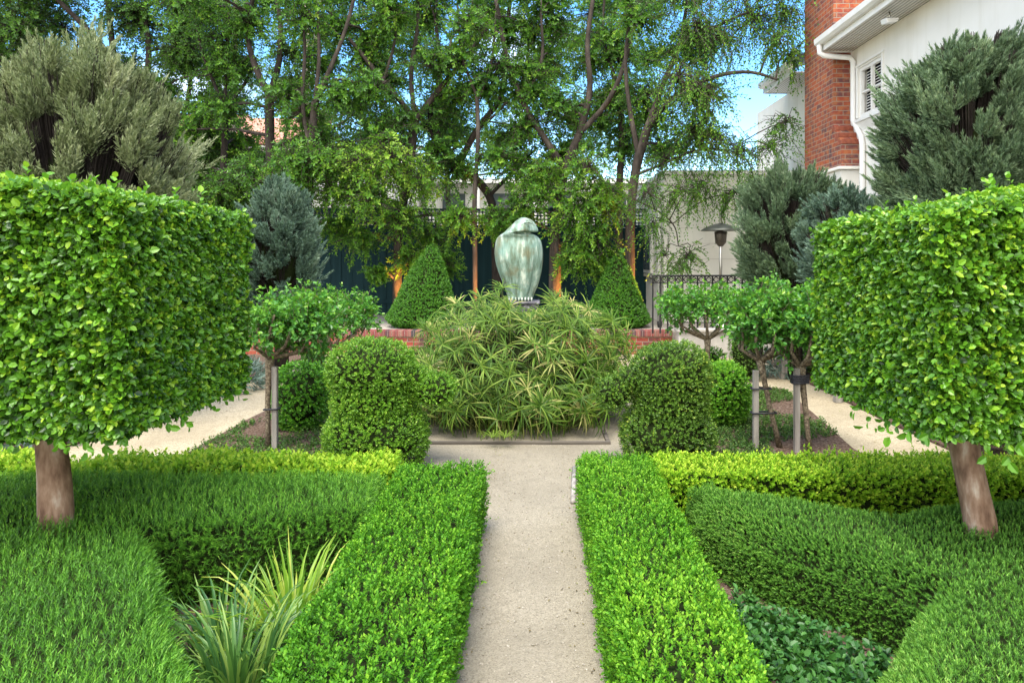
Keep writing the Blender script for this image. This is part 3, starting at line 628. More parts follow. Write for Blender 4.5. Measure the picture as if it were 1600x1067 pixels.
def tuft(c, rad, n, mat, label, cat='plant', ll=.16, lw=.014):
    m = MB(); P, N = ell_surface(c, rad, n, 2, .03, 4, .1, .03)
    sprigs(m, P, up(N, .4, .3), rnd(len(P), .06, .14), 6, ll, lw, .6, .5 + R.normal(0, .15, len(P)), ARCH, .2, .3, .1)
    return tag(m.build('silver_plant', M[mat]), label, cat, 'silvery plants along the walks')
tuft((-4.42, 10.3, .12), (.40, .5, .22), 260, 'silver', 'silvery blue tuft at the edge of the left gravel walk')
tuft((-5.35, 7.2, .12), (.55, .4, .22), 300, 'silver', 'silvery plant under the left cube tree by the frame edge', ll=.12, lw=.035)
tuft((4.0, 11.6, .12), (.35, .4, .18), 200, 'silver', 'small grey tuft at the far end of the right gravel walk')

# low timber rail along the right walk
for i, (x, y, h, lab) in enumerate(((4.03, 9.35, .27, 'short timber post of the low rail, nearest the right cube tree'), (3.96, 11.2, .30, 'short timber post behind the black-taped rose stake'), (4.55, 10.6, .27, 'short timber post set back in the dark border'))):
    m = MB(); m.box((x - .05, y - .05, 0), (x + .05, y + .05, h)); o = m.build('timber_post', M['stake'], bevel=.008); tag(o, lab, 'post', 'short posts beside the right walk')
m = MB(); m.box((4.081, 9.32, .13), (4.9, 9.37, .19)); tag(m.build('timber_rail', M['stake'], bevel=.006), 'low timber rail running from the near post into the border', 'rail')

M['litter'] = leaf_mat('fallen_leaf', g((.05,.035,.015), (.16,.11,.04), (.28,.22,.07), (.22,.30,.06)), .7, .1, .2)
m = MB(); n = 420; sd = R.random(n); x = np.where(sd < .5, -.42 + np.abs(R.normal(0, .09, n)), .38 - np.abs(R.normal(0, .09, n))); y = rnd(n, 2.3, 7.1); k = R.random(n) < .12; x[k] = rnd(k.sum(), -.4, .36)
m.leaves(DIAM, np.stack((x, y, np.full(n, .010)), 1), np.stack((R.normal(size=n), R.normal(size=n), R.normal(0, .12, n)), 1), np.array((0, 0, 1.)) + R.normal(0, .2, (n, 3)), rnd(n, .010, .024), .009, R.random(n))
n = 700; a = rnd(n, -4.4, 4.2); y = rnd(n, 5.7, 13.5); k = np.abs(a) > 3.3
m.leaves(DIAM, np.stack((a, y, np.full(n, .006)), 1)[k], np.stack((R.normal(size=n), R.normal(size=n), R.normal(0, .1, n)), 1)[k], np.tile((0, 0, 1.), (k.sum(), 1)), .03, .018, R.random(k.sum()))
tag(m.build('fallen_leaves', M['litter']), 'small fallen leaves along the edges of the gravel walks', 'leaf litter', None, 'stuff')
m = MB(); n = 900; P = np.stack((rnd(n, -.44, .40), rnd(n, 2.4, 7.2), np.full(n, .004)), 1); q = rnd(n, .002, .006)
for ax in (0, 2.1, 4.2): m.leaves(DIAM, P - np.array((.5, 0, 0)) * 0, np.tile((math.cos(ax), math.sin(ax), .55), (n, 1)), rdirs(n), q * 2, q * 1.6, R.random(n))
tag(m.build('loose_gravel', noisy('pebble', ((.3, (.26,.23,.18)), (.7, (.50,.46,.39))), 60, .9)), 'loose grit scattered on the sandy path', 'gravel', None, 'stuff')

# ------------------------------------------------------------------ conifers
def conifer(c, rad, n, mat, label, L=(.28, .5), lean=.5, clip=None, r0=.48, bark='bark_dark', sub=26, base=None, rag=.20):
    t = thing('upright_conifer', (c[0], c[1], 0 if base is None else base), label, 'conifer', 'upright conifers')
    m = MB(); q = MB(); c = np.array(c); rad = np.array(rad)
    z0 = 0 if base is None else base
    q.tube([(c[0], c[1], z0), (c[0], c[1], c[2] - rad[2] * .4), (c[0], c[1], c[2] + rad[2] * .3)], [.12, .10, .05], 8)
    nc = int(n * .36); C0, N0 = ell_surface(c, rad * .86, nc, 2.0, rag, 2.2, .22)
    k = C0[:, 2] > z0 + .15; C0, N0 = C0[k], N0[k]
    D0 = unit(N0 * .75 + np.array((0, 0, lean + .2)) + R.normal(0, .28, N0.shape)); mk = 14
    P = np.repeat(C0, mk, 0); N = np.repeat(N0, mk, 0); D = np.repeat(D0, mk, 0); sc0 = np.repeat(rnd(len(C0), .55, 1.1) * np.where(R.random(len(C0)) < .12, 1.5, 1), mk)
    o = rdirs(len(P)) * (R.random(len(P)) ** .5)[:, None]
    P = P + o * .085 * sc0[:, None] - D * .10; D = unit(D + o * .36); Ls = rnd(len(P), *L) * .72 * sc0 * (1.15 - .35 * np.linalg.norm(o, axis=1))
    tone = np.repeat(R.normal(0, .10, len(C0)), mk)
    if clip is not None: k = P[:, 0] + D[:, 0] * Ls < clip; P, N, D, Ls, tone = P[k], N[k], D[k], Ls[k], tone[k]
    org = np.array((c[0], c[1], c[2] - rad[2] * .45)) + (P - c) * .25
    q.leaves(STICK, org, P - org, rdirs(len(P)), np.linalg.norm(P - org, axis=1) * 1.15, .014, .4)
    q.build('trunk', M[bark], t); core_ell(m, c, rad, .50, 1, 14)
    rp_ = r0 + R.normal(0, .07, len(P)) + .08 * wave(P, 1.6) + tone
    for i in range(sub):
        f = (i + .5) / sub; a = rdirs(len(P)); s_ = unit(np.cross(D, a)); pos = P + D * (Ls * f)[:, None]
        d = unit(D * 1.0 + s_ * .55 * (1.1 - f)); l = Ls * (.30 * (1 - f) + .12)
        sprigs(m, pos, d, l, 4, .052, .014, .5, rp_, BLADE, 0, .25, .10)
    m.build('crown', [M[mat], M['core']], t)
conifer((-5.35, 8.2, 2.35), (1.25, 1.1, 2.05), 1500, 'conifer_olive', 'large olive-grey conifer with upright plumes behind the left cube tree', (.35, .6), .9, r0=.5)
conifer((-3.95, 11.0, 1.95), (.72, .7, 1.20), 700, 'conifer_blue', 'blue-green conifer in front of the dark fence', (.25, .45), .7)
conifer((4.15, 11.2, 1.85), (1.0, .8, 1.62), 900, 'conifer_green', 'grey-green bushy conifer beside the patio heater', (.25, .5), .6, r0=.46)
conifer((5.12, 8.3, 3.0), (.98, .95, 1.60), 1300, 'conifer_green', 'large grey-green conifer against the white house wall', (.28, .52), .6, 5.75, r0=.5)
conifer((4.35, 9.6, 2.0), (.55, .5, .95), 330, 'conifer_blue', 'small blue-green conifer at the foot of the white house wall', (.22, .4), .5, 5.7)

# ------------------------------------------------------------------ trees on the terrace and beyond
LIMBS = []
class Tree:
    def __init__(s, label, d, limbs, bark='bark', leaf='tree_leaf', base=TZ, group='trees along the terrace fence'):
        b = at(limbs[0][0][0], 0, d); s.t = thing('leafy_tree', (b[0], d, base), label, 'tree', group)
        s.w = MB(); s.l = MB(); s.bark, s.leaf, s.d, s.base = bark, leaf, d, base; s.nodes = []
        for i, (*pts, r0, r1) in enumerate(limbs):
            p = []
            for j, q in enumerate(pts):
                dd = d + (q[2] if len(q) > 2 else 0); v = at(q[0], q[1], dd)
                if i == 0 and j == 0: v[2] = base - .05
                p.append(v)
            p = smooth_path(p); rr = np.linspace(r0, r1, len(p))
            if i == 0: rr[0] *= 1.35
            s.w.tube(p, rr * .78, 10, wob=.05)
            for k in range(2 if i == 0 else 0, len(p)): s.nodes.append((p[k], rr[k]))
    def blob(s, c, rad, n=55, nl=26, ll=.08, droop=.35, r=.42, hang=0., tw=(.30, .70)):
        n = int(n * 3.6); nl = int(nl * .55)
        c = np.array(c, float); P0 = np.array([q for q, _ in s.nodes]); dz = c - P0
        cost = np.linalg.norm(dz, axis=1) + np.maximum(0, -dz[:, 2]) * .8
        i = int(np.argmin(cost)); q, r_ = s.nodes[i]; mid = q * .5 + c * .5 + np.array((random.uniform(-.2, .2), random.uniform(-.2, .2), .18))
        s.w.tube(smooth_path([q, mid, c], 2), np.linspace(min(r_ * .6, .05), .012, 6), 6)
        S0 = c + R.normal(0, .42, (n, 3)) * np.array(rad) * .9; k = R.random(n); S0 = S0 * k[:, None] ** .5 + (mid * .4 + c * .6) * (1 - k[:, None] ** .5)
        D = unit(R.normal(size=(n, 3)) * (1, 1, .7) + unit(S0 - c + 1e-6) * .6 + np.array((0, 0, -hang))); L = rnd(n, *tw) * np.mean(rad) / .8
        s.w.leaves(STICK, S0, D - np.array((0, 0, droop * .5)), rdirs(n), L, .012, .4)
        near = np.linalg.norm(S0 - c, axis=1)
        j = np.argsort(near); s.w.leaves(STICK, np.tile(c, (n, 1)), S0 - c, rdirs(n), near, .016, .4)
        sprigs(s.l, S0, D, L, int(nl * 1.25), ll * .98, ll * .52, 1.3, np.clip(r + R.normal(0, .15, n), 0, 1), DIAM, droop, .15, .12, t0=.1)
    def done(s):
        s.w.build('trunk', M[s.bark], s.t)
        if s.l.n: s.l.build('crown', M[s.leaf], s.t)

T = {}
T['a'] = Tree('dark forked tree above the blue-green conifer, twin upright limbs against the sky', 16.5, [((440, 480), (436, 380), (432, 300), (422, 250), (421, 150), .16, .13), ((421, 150), (400, 110), (385, 60, .3), (395, 0, .5), (400, -60), .11, .05), ((421, 150), (437, 100), (440, 40), (428, -20), .11, .05), ((424, 255), (405, 290), (395, 330), .07, .05)], 'bark_dark')
T['b'] = Tree('slim tree left of the twin-limbed tree, Y-shaped fork', 17.2, [((345, 480), (343, 330), (350, 260), (352, 170), .12, .09), ((352, 170), (325, 110), (310, 60), (300, 0), .06, .03), ((352, 170), (385, 130), (400, 90), .06, .03), ((352, 180), (352, 100), (358, 20), .06, .03)], 'bark_dark')
T['c'] = Tree('tree with a thick brown trunk at the left end of the dark fence', 15.4, [((482, 500), (482, 420), (478, 330), (486, 240), (492, 160), .17, .10), ((490, 170), (515, 110), (540, 50), (560, -30), .08, .04), ((486, 240), (470, 160), (478, 80), (470, 0), .07, .03), ((492, 160), (500, 90), (495, 0), .07, .03)])
T['d'] = Tree('tree with an orange-lit slim trunk beside the leaning cone', 16.2, [((620, 490), (621, 400), (626, 340), (640, 260), (648, 185), .13, .13), ((648, 185), (618, 150), (585, 110), (545, 60), .09, .05), ((648, 190), (685, 140), (730, 90), (770, 30), .10, .05), ((648, 185), (640, 110), (655, 40), (650, -40), .08, .04), ((600, 125), (620, 60), (615, 0), .05, .03)])
T['e'] = Tree('thin straight stem just left of the statue', 15.6, [((742, 480), (742, 380), (741, 300), (748, 220), (745, 150), .075, .055), ((745, 160), (770, 100), (775, 20), .045, .025), ((745, 150), (720, 90), (715, 10), .045, .025)])
T['f'] = Tree('tree with a trunk that curves left above the statue', 17.0, [((775, 480), (776, 400), (772, 320), (752, 285), (715, 262), (690, 232), (672, 180), .15, .10), ((690, 235), (660, 190), (645, 160), .09, .06), ((715, 262), (745, 200), (790, 150), (790, 60), (800, -20), .11, .05), ((672, 180), (690, 110), (680, 30), .09, .04), ((766, 305), (800, 270), (840, 230), .07, .03)], 'bark_dark')
T['g'] = Tree('stout grey-trunked tree just right of the statue', 16.0, [((866, 500), (867, 420), (869, 330), (882, 265), (905, 210), .19, .11), ((882, 265), (850, 215), (815, 160), (790, 90), (775, 0), .12, .05), ((905, 210), (925, 140), (915, 70), (930, -20), .11, .05), ((905, 210), (960, 150), (985, 70), (1000, -20), .09, .04), ((815, 160), (850, 100), (845, 20), .06, .03)])
T['h'] = Tree('orange-lit tree at the corner of the annex with weeping branches to the right', 15.3, [((984, 480), (984, 400), (985, 320), (996, 250), (1012, 200), .14, .12), ((1012, 200), (1032, 140), (1060, 80), (1075, 0), .10, .04), ((1012, 200), (1050, 150, -.4), (1110, 120, -.7), (1170, 110, -1.0), (1215, 125, -1.2), .08, .03), ((998, 245), (985, 180), (975, 100), (985, 20), .08, .04), ((990, 275), (1040, 255, -.3), (1090, 232, -.6), (1140, 235, -.9), .045, .02), ((1060, 80), (1120, 40, -.5), (1180, 15, -.8), .05, .03), ((987, 310), (1030, 330, -.4), (1056, 352, -.5), (1060, 385, -.5), .03, .012)])
T['i'] = Tree('grey tree behind the upright cone, half hidden by leaves', 17.4, [((968, 480), (968, 400), (966, 300), (975, 200), (960, 120), .15, .08), ((960, 120), (940, 60), (945, -10), .06, .03)])
T['j'] = Tree('big dark tree with spreading limbs behind the olive conifer', 18.5, [((262, 480), (258, 330), (248, 240), (222, 160), (180, 105), .26, .16), ((180, 105), (150, 60), (110, 20), (60, -30), .13, .06), ((180, 105), (172, 40), (165, -40), .12, .06), ((222, 160), (235, 90), (225, 10), .12, .06), ((190, 112), (120, 90), (60, 60), (0, 50), .09, .04), ((248, 240), (290, 180), (300, 110), .10, .05)], 'bark_dark', 'far_leaf')
T['k'] = Tree('pale-trunked tall tree beyond the fence, left of the twin-limbed tree', 24, [((368, 480), (366, 300), (363, 180), (365, 90), (372, -60), .17, .10)], 'bark_pale', 'far_leaf', 0, 'tall trees beyond the fence')
T['l'] = Tree('pale-trunked tall tree beyond the fence, above the fence end', 25, [((476, 480), (474, 300), (478, 180), (480, 80), (476, -60), .20, .12)], 'bark_pale', 'far_leaf', 0, 'tall trees beyond the fence')
T['m'] = Tree('bushy tree beyond the fence seen between the statue trees', 22.5, [((700, 480), (702, 330), (695, 200), (705, 60), .14, .05), ((700, 230), (600, 150), (560, 60), .07, .03), ((700, 240), (800, 160), (850, 60), .07, .03)], 'bark', 'tree_leaf', 0, 'tall trees beyond the fence')
T['n'] = Tree('bushy tree beyond the fence behind the twin-limbed tree', 21.5, [((430, 480), (432, 330), (440, 230), (470, 120), .12, .05), ((438, 250), (540, 190), (590, 150), .06, .03), ((436, 270), (380, 230), (330, 190), .05, .03)], 'bark', 'far_leaf', 0, 'tall trees beyond the fence')
# crown clumps: (tree, px, py, depth offset, size m, options)
def clump(k, px, py, dd, rad, **o):
    tr = T[k]; tr.blob(at(px, py, tr.d + dd), (rad, rad, rad * .8), **o)
heads = {k: [(T[k].t.location.x * F / T[k].d + VX)] for k in T}
HX = dict(a=415, b=345, c=500, d=640, e=745, f=725, g=880, h=1040, i=955)
for gx in range(275, 1120, 50):
    for gy in range(-50, 290, 50):
        px, py = gx + random.uniform(-24, 24), gy + random.uniform(-24, 24)
        if 375 < px < 470 and 40 < py < 260 and random.random() < .62: continue         # thin places where the sky shows
        if 480 < px < 600 and 120 < py < 215 and random.random() < .3: continue
        if py > 225 and random.random() < .2: continue
        ks = sorted(HX, key=lambda q: abs(HX[q] - px))[:2]; k = ks[0] if random.random() < .7 else ks[1]
        clump(k, px, py, random.uniform(-.6, 1.7), random.uniform(.58, .86), n=36, nl=24, r=random.uniform(.30, .55))
for px, py, rr_, r in ((560, 250, .8, .62), (610, 245, .9, .66), (655, 285, .8, .6), (575, 310, .7, .5), (630, 340, .75, .5), (560, 370, .55, .42), (680, 370, .65, .48), (650, 405, .55, .5), (700, 415, .45, .5), (520, 300, .6, .4), (520, 350, .5, .38), (590, 425, .3, .4), (720, 340, .5, .42)):
    clump('d', px, py, random.uniform(-1.2, -.4) if py < 350 else random.uniform(-.2, .4), rr_, r=r + .1, n=32, nl=24, hang=.3)  # raised r paints sunlit lime highlights into these leaf clumps
for px, py, rr_, r in ((850, 270, .7, .5), (920, 260, .8, .52), (900, 330, .7, .48), (930, 370, .75, .50), (905, 400, .6, .50), (950, 410, .5, .45), (940, 320, .6, .42), (800, 330, .5, .38), (830, 300, .6, .42), (770, 345, .45, .4), (955, 300, .6, .52)):
    clump('g', px, py, random.uniform(-.8, -.2), rr_, r=r + .08, n=34, nl=24, hang=.35)
for px, py, rr_, n in ((1040, 250, .7, 40), (1085, 200, .75, 44), (1120, 215, .7, 44), (1160, 235, .7, 44), (1205, 230, .6, 36), (1100, 285, .6, 36), (1150, 300, .5, 30), (1180, 290, .45, 26), (1060, 300, .6, 34), (1230, 190, .5, 30), (1100, 140, .7, 40), (1060, 120, .8, 44), (1130, 60, .8, 44), (1180, 30, .8, 46), (1230, 20, .7, 40), (1238, 85, .45, 26), (1090, 40, .8, 44), (1215, 60, .5, 24), (1060, -20, .9, 44), (1150, -30, .9, 44), (1225, -40, .9, 44), (1020, 350, .45, 20), (1010, 300, .6, 34), (1040, 400, .35, 12), (1075, 400, .42, 26), (1065, 420, .35, 18)):
    clump('h', px, py, random.uniform(-1.2, -.2), rr_ * .92, n=int(n * (.62 if py < 170 else .40)), nl=26, ll=.06, droop=.75, hang=.75, r=random.uniform(.42, .66), tw=(.5, 1.15))
for gx in range(-40, 330, 52):
    for gy in range(-50, 330, 52):
        if gy > 190 and gx < 200: continue
        if random.random() < .10: continue
        clump('j', gx + random.uniform(-25, 25), gy + random.uniform(-22, 22), random.uniform(-1, 1.8), random.uniform(.75, 1.1), n=46, nl=24, ll=.085, r=random.uniform(.25, .55))
for px, py in ((300, 300), (340, 300), (290, 345), (330, 350), (275, 330), (370, 320), (390, 290), (460, 300), (455, 250), (500, 250), (440, 290)): clump('b' if px < 400 else 'c', px, py, random.uniform(-.6, .8), .7, n=40, nl=22, r=.42, hang=.2)
for k, pts in (('k', ((380, 40), (340, 0), (400, -20), (345, 90), (395, 110), (360, 200))), ('l', ((500, 60), (455, 20), (520, 0), (470, 130), (510, 180)))):
    for px, py in pts: clump(k, px, py, random.uniform(-1, 1), 1.0, n=26, nl=20, ll=.09, r=.6)
for gx in range(540, 1010, 62):
    for gy in range(20, 290, 58):
        if random.random() < .66: clump('m', gx + random.uniform(-28, 28), gy + random.uniform(-26, 26), random.uniform(-1, 1.5), 1.0, n=30, nl=22, ll=.095, r=random.uniform(.45, .68))
for px, py in ((470, 235), (510, 215), (545, 240), (590, 220), (630, 240), (440, 262), (400, 258), (350, 235), (320, 210), (300, 250), (560, 170), (520, 270), (460, 285), (600, 270)): clump('n', px, py, random.uniform(-1, 1), .95, n=34, nl=22, ll=.09, r=random.uniform(.4, .6))
for tr in T.values(): tr.done()

# ------------------------------------------------------------------ fence
FY = 18.4
t = thing('lattice_fence', (-1.5, FY, TZ), 'tall dark teal board fence with a lattice top', 'fence')
m = MB(); x = -16.0; i = 0
while x < 3.0: m.box((x, FY + .010 * (i % 2), TZ - .002 * (i % 2)), (x + .152, FY + .022 + .012 * (i % 2), 2.72 - .003 * (i % 2))); x += .146; i += 1
m.build('board_panel', M['fence'], t)
m = MB(); m.box((-16, FY - .03, 2.721), (3, FY + .05, 2.79)); m.box((-16, FY - .03, 3.16), (3, FY + .05, 3.22)); m.box((-16, FY - .028, TZ + .30), (3, FY - .001, TZ + .40)); m.build('rail', M['fence'], t)
m = MB(); x = -16.0
while x < 3: m.box((x, FY, 2.791), (x + .035, FY + .012, 3.159)); x += .095
z = 2.82
while z < 3.14: m.box((-16, FY - .0125, z), (3, FY - .0005, z + .035)); z += .095
m.build('lattice', M['fence'], t)
x = -15.2
while x < 3.1: m = MB(); m.box((x, FY + .052, TZ - .2), (x + .1, FY + .15, 3.25)); m.build('post', M['fence'], t); x += 2.6

# ------------------------------------------------------------------ brick terrace wall
t = thing('retaining_wall', (-4, 14.05, 0), 'low red brick retaining wall with a brick-on-edge coping', 'wall')
m = MB(); m.box((-12, 14.02, 0), (2.75, 14.28, .36)); m.build('wall', M['brick'], t)
k = NT('coping_brick'); x = k.n('SeparateXYZ'); k.l(k.pos(), x.inputs[0])
fl = k.n('Math', operation='MULTIPLY'); fl.inputs[1].default_value = 1 / .086; k.l(x.outputs[0], fl.inputs[0]); fo = k.n('Math', operation='FLOOR'); k.l(fl.outputs[0], fo.inputs[0])
wn = k.n('TexWhiteNoise', noise_dimensions='1D'); k.l(fo.outputs[0], wn.inputs['W'])
k.col(k.ramp(wn.outputs['Value'], ((0, (.05,.045,.055)), (.25, (.15,.04,.042)), (.6, (.235,.06,.055)), (1, (.26,.13,.10))))); M['coping'] = k.done(.85)
m = MB(); x = -11.95
while x < 2.70: m.box((x, 13.99, .364), (x + .078, 14.3, .48)); x += .086
m.box((-12, 14.0, .361), (2.74, 14.29, .472), mat=1); m.build('coping', [M['coping'], noisy('mortar', ((.3, (.34,.29,.24)), (.7, (.48,.42,.36))), 20, .95)], t, bevel=.006)
t = thing('retaining_wall', (3.6, 13.5, 0), 'pale stained render wall below the iron railing', 'wall')
m = MB(); m.box((2.78, 13.55, 0), (7.5, 13.8, .50)); m.box((2.60, 13.0, 0), (2.86, 13.548, .30)); m.build('wall', M['render_grey'], t)
m = MB(); m.box((2.74, 13.5, .503), (7.5, 13.85, .56)); m.build('coping', M['render_grey'], t, bevel=.01)

# railing
t = thing('iron_railing', (2.9, 13.68, .56), 'black iron railing with scrollwork on the pale render wall', 'railing')
m = MB(); m.box((2.28, 13.65, 1.56), (5.5, 13.70, 1.595)); m.box((2.28, 13.665, 1.43), (5.5, 13.695, 1.448)); m.box((2.86, 13.665, .66), (5.5, 13.695, .68)); m.build('rail', M['iron'], t)
x = 2.30; sc_ = MB()
while x < 5.5:
    m = MB(); m.box((x - .015, 13.665, .57 if x > 2.7 else .46), (x + .015, 13.695, 1.559)); m.build('baluster', M['iron'], t)
    if x < 5.35:
        for s_ in (0,): sc_.tube([(x + .072 + .045 * math.cos(a) , 13.68, 1.505 + .045 * math.sin(a)) for a in np.linspace(.3, 6.0, 16)], .010, 5)
    x += .145
sc_.tube([(2.30, 13.68, 1.50), (2.25, 13.68, 1.53), (2.235, 13.68, 1.57), (2.255, 13.68, 1.60)], .009, 5)
sc_.build('scrollwork', M['iron'], t)

# ------------------------------------------------------------------ patio heater
hx, hy = at(1126, 0, 14.8)[0], 14.8
t = thing('patio_heater', (hx, hy, TZ), 'tall steel patio heater with a wide dark hood in front of the white wall', 'heater')
m = MB(); m.lathe([(.03, 0), (.032, .5), (.03, 1.72)], (hx, hy, TZ + .78), 14); m.build('pole', M['steel'], t)
m = MB(); m.lathe([(.26, 0), (.26, .04), (.21, .06), (.20, .76), (.15, .80), (.04, .82)], (hx, hy, TZ), 20); m.build('base', M['steel'], t)
m = MB(); m.lathe([(.05, 1.72), (.115, 1.80), (.125, 1.95), (.13, 2.02), (.05, 2.04)], (hx, hy, TZ), 18); m.build('burner', noisy('burner_mesh', ((.3, (.05,.045,.04)), (.7, (.2,.17,.14))), 60, .5, metal=.8), t)
m = MB(); m.lathe([(.41, 2.045), (.405, 2.06), (.30, 2.125), (.16, 2.175), (.05, 2.20), (.02, 2.21)], (hx, hy, TZ), 28); m.build('hood', M['hood'], t)

# ------------------------------------------------------------------ annex (white block behind the railing)
t = thing('white_annex', (2.92, 15.9, TZ), 'white rendered annex with a parapet behind the iron railing', 'building')
m = MB(); m.box((2.92, 15.9, 0), (7.6, 20.3, 3.80)); m.build('wall', M['render'], t)
m = MB(); m.box((2.87, 15.85, 3.803), (7.6, 20.35, 3.90)); m.build('coping', M['white'], t, bevel=.01)
m = MB(); m.box((2.86, 15.84, 1.46), (7.6, 15.897, 1.53)); m.box((2.86, 15.84, 1.455), (2.917, 20.3, 1.535)); m.build('string_course', M['render'], t, bevel=.008)
m = MB(); m.box((2.84, 17.25, 1.55), (2.919, 18.35, 2.55)); wf = m.build('window', M['white'], t, bevel=.008)
m = MB(); m.box((2.83, 17.33, 1.63), (2.838, 17.78, 2.47)); m.box((2.83, 17.82, 1.63), (2.838, 18.27, 2.47)); m.build('pane', M['glass'], wf)
m = MB(); m.tube([(2.86, 16.15, 3.12), (2.86, 16.15, 1.9), (2.86, 16.15, .46)], .045, 10); m.box((2.78, 16.05, 3.12), (2.915, 16.25, 3.38)); m.build('downpipe', M['white'], t)
m = MB()
for z in (1.9, 2.25, 2.6): m.box((3.2, 15.894, z), (7.5, 15.899, z + .006))
m.build('render_joint', M['render_grey'], t)

# ------------------------------------------------------------------ white house on the right
HXW, CX = 5.85, 5.53
t = thing('white_house', (HXW, 10, 0), 'white rendered two-storey house with a red brick chimney at the right', 'house')
m = MB(); m.box((HXW, -2, 0), (12, 11.84, 5.72)); m.box((HXW, 12.70, 0), (12, 18.5, 5.72)); m.box((HXW, 11.84, 0), (12, 12.70, 4.44)); m.box((HXW, 11.84, 5.33), (12, 12.70, 5.72)); m.box((HXW + .2, 11.84, 4.44), (12, 12.70, 5.33)); m.build('wall', M['render'], t)
m = MB(); m.box((HXW - .36, 12.62, 0), (HXW - .002, 14.42, 3.50)); m.box((HXW - .42, 12.56, 3.503), (HXW - .002, 14.46, 3.56)); m.build('chimney_base', M['render'], t, bevel=.01)
m = MB()
m.prism([(CX, 12.66, 3.563), (CX, 14.40, 3.563), (CX, 14.40, 9.6), (CX, 13.02, 9.6), (CX, 13.02, 4.40), (CX, 12.66, 3.98)], (HXW - CX - .002, 0, 0)); m.box((HXW, 13.02, 5.9), (HXW + .7, 14.40, 9.6)); ch = m.build('chimney', M['chimney_brick'], t)
m = MB()
for i in range(3): f = i / 3; m.box((CX - .004, 12.645 + f * .36, 3.97 + f * .42), (HXW - .004, 12.645 + f * .36 + .20, 4.055 + f * .42))
m.build('shoulder_tiles', noisy('shoulder_brick', ((.3, (.20,.05,.03)), (.7, (.36,.11,.06))), 14, .85), ch, bevel=.01)
EX = 5.27
soff = NT('soffit_boards'); x = soff.n('SeparateXYZ'); soff.l(soff.pos(), x.inputs[0]); wv = soff.n('TexWave', wave_type='BANDS', bands_direction='X', Scale=5.2); soff.l(soff.pos(), wv.inputs['Vector'])
soff.col(soff.ramp(wv.outputs['Fac'], ((0, (.20,.185,.16)), (.25, (.62,.60,.56)), (1, (.70,.68,.64))))); soff.bump(wv.outputs['Fac'], .5, .01); M['soffit'] = soff.done(.6)
for y0, y1, nm in ((-1.5, 12.95, 0), (14.44, 16.2, 1)):
    m = MB(); m.box((EX + .03, y0, 5.723), (HXW + .02, y1, 5.745)); m.build('soffit', M['soffit'], t)
    m = MB(); m.box((EX, y0, 5.70), (EX + .028, y1, 5.90)); m.box((EX, y1 + .001, 5.70), (HXW, y1 + .03, 5.90)); m.build('fascia', M['white'], t, bevel=.004)
    m = MB(); m.prism([(EX - .125, y0, 5.93), (EX - .115, y0, 5.84), (EX - .07, y0, 5.80), (EX - .002, y0, 5.80), (EX - .002, y0, 5.94), (EX - .016, y0, 5.94), (EX - .016, y0, 5.815), (EX - .07, y0, 5.815), (EX - .10, y0, 5.85), (EX - .11, y0, 5.93)][::-1], (0, y1 + .02 - y0, 0)); m.build('gutter', M['white'], t)
    m = MB(); m.prism([(EX - .03, y0, 5.945), (HXW + 4.5, y0, 8.2), (HXW + 4.5, y0, 8.28), (EX - .03, y0, 6.0)], (0, y1 - y0 + .05, 0)); m.build('roof', M['slate'], t)
m = MB()   # downpipe: drop from the gutter, run back to the wall, down and round the chimney shoulder
dp = [(EX - .06, 12.86, 5.80), (EX - .06, 12.86, 5.66), (EX + .0, 12.82, 5.60), (HXW - .12, 12.80, 5.56), (HXW - .055, 12.80, 5.48), (HXW - .055, 12.80, 4.42), (HXW - .055, 12.48, 4.06), (HXW - .055, 12.44, 3.9), (HXW - .055, 12.44, .1)]
m.tube(dp, .048, 10); m.build('downpipe', M['white'], t)
# window > frame parts
wy0, wy1, wz0, wz1 = 11.84, 12.70, 4.44, 5.33
m = MB(); a = HXW + .02
for (y0, y1, z0, z1) in ((wy0, wy1, wz0, wz0 + .06), (wy0, wy1, wz1 - .06, wz1), (wy0, wy0 + .06, wz0 + .061, wz1 - .061), (wy1 - .06, wy1, wz0 + .061, wz1 - .061), ((wy0 + wy1) / 2 - .025, (wy0 + wy1) / 2 + .025, wz0 + .061, wz1 - .061)):
    m.box((a, y0 + .001, z0 + .001), (a + .06, y1 - .001, z1 - .001))
m.box((a + .004, wy0 + .062, (wz0 + wz1) / 2 - .015), (a + .05, (wy0 + wy1) / 2 - .026, (wz0 + wz1) / 2 + .015)); m.box((a + .004, (wy0 + wy1) / 2 + .026, (wz0 + wz1) / 2 - .015), (a + .05, wy1 - .062, (wz0 + wz1) / 2 + .015))
wn_ = m.build('window', M['white'], t, bevel=.003)
m = MB(); m.box((HXW - .09, wy0 - .08, wz0 - .10), (HXW - .001, wy1 + .08, wz0 - .045)); m.prism([(HXW - .001, wy0 - .06, wz0 - .103), (HXW - .07, wy0 - .06, wz0 - .103), (HXW - .001, wy0 - .06, wz0 - .24)][::-1], (0, wy1 - wy0 + .12, 0)); m.build('sill', M['white'], wn_, bevel=.006)
m = MB(); m.box((HXW - .03, wy0 - .07, wz1 + .03), (HXW - .001, wy1 + .07, wz1 + .07)); m.box((HXW - .025, wy0 - .055, wz0), (HXW - .001, wy0 - .001, wz1 + .028)); m.box((HXW - .025, wy1 + .001, wz0), (HXW - .001, wy1 + .055, wz1 + .028)); m.build('frame', M['white'], wn_, bevel=.004)
m = MB(); z = wz0 + .08
while z < wz1 - .08: m.prism([(a + .075, wy0 + .062, z), (a + .105, wy0 + .062, z + .022), (a + .105, wy0 + .062, z + .030), (a + .075, wy0 + .062, z + .008)][::-1], (0, wy1 - wy0 - .124, 0)); z += .05
m.build('shutter', M['white'], wn_)
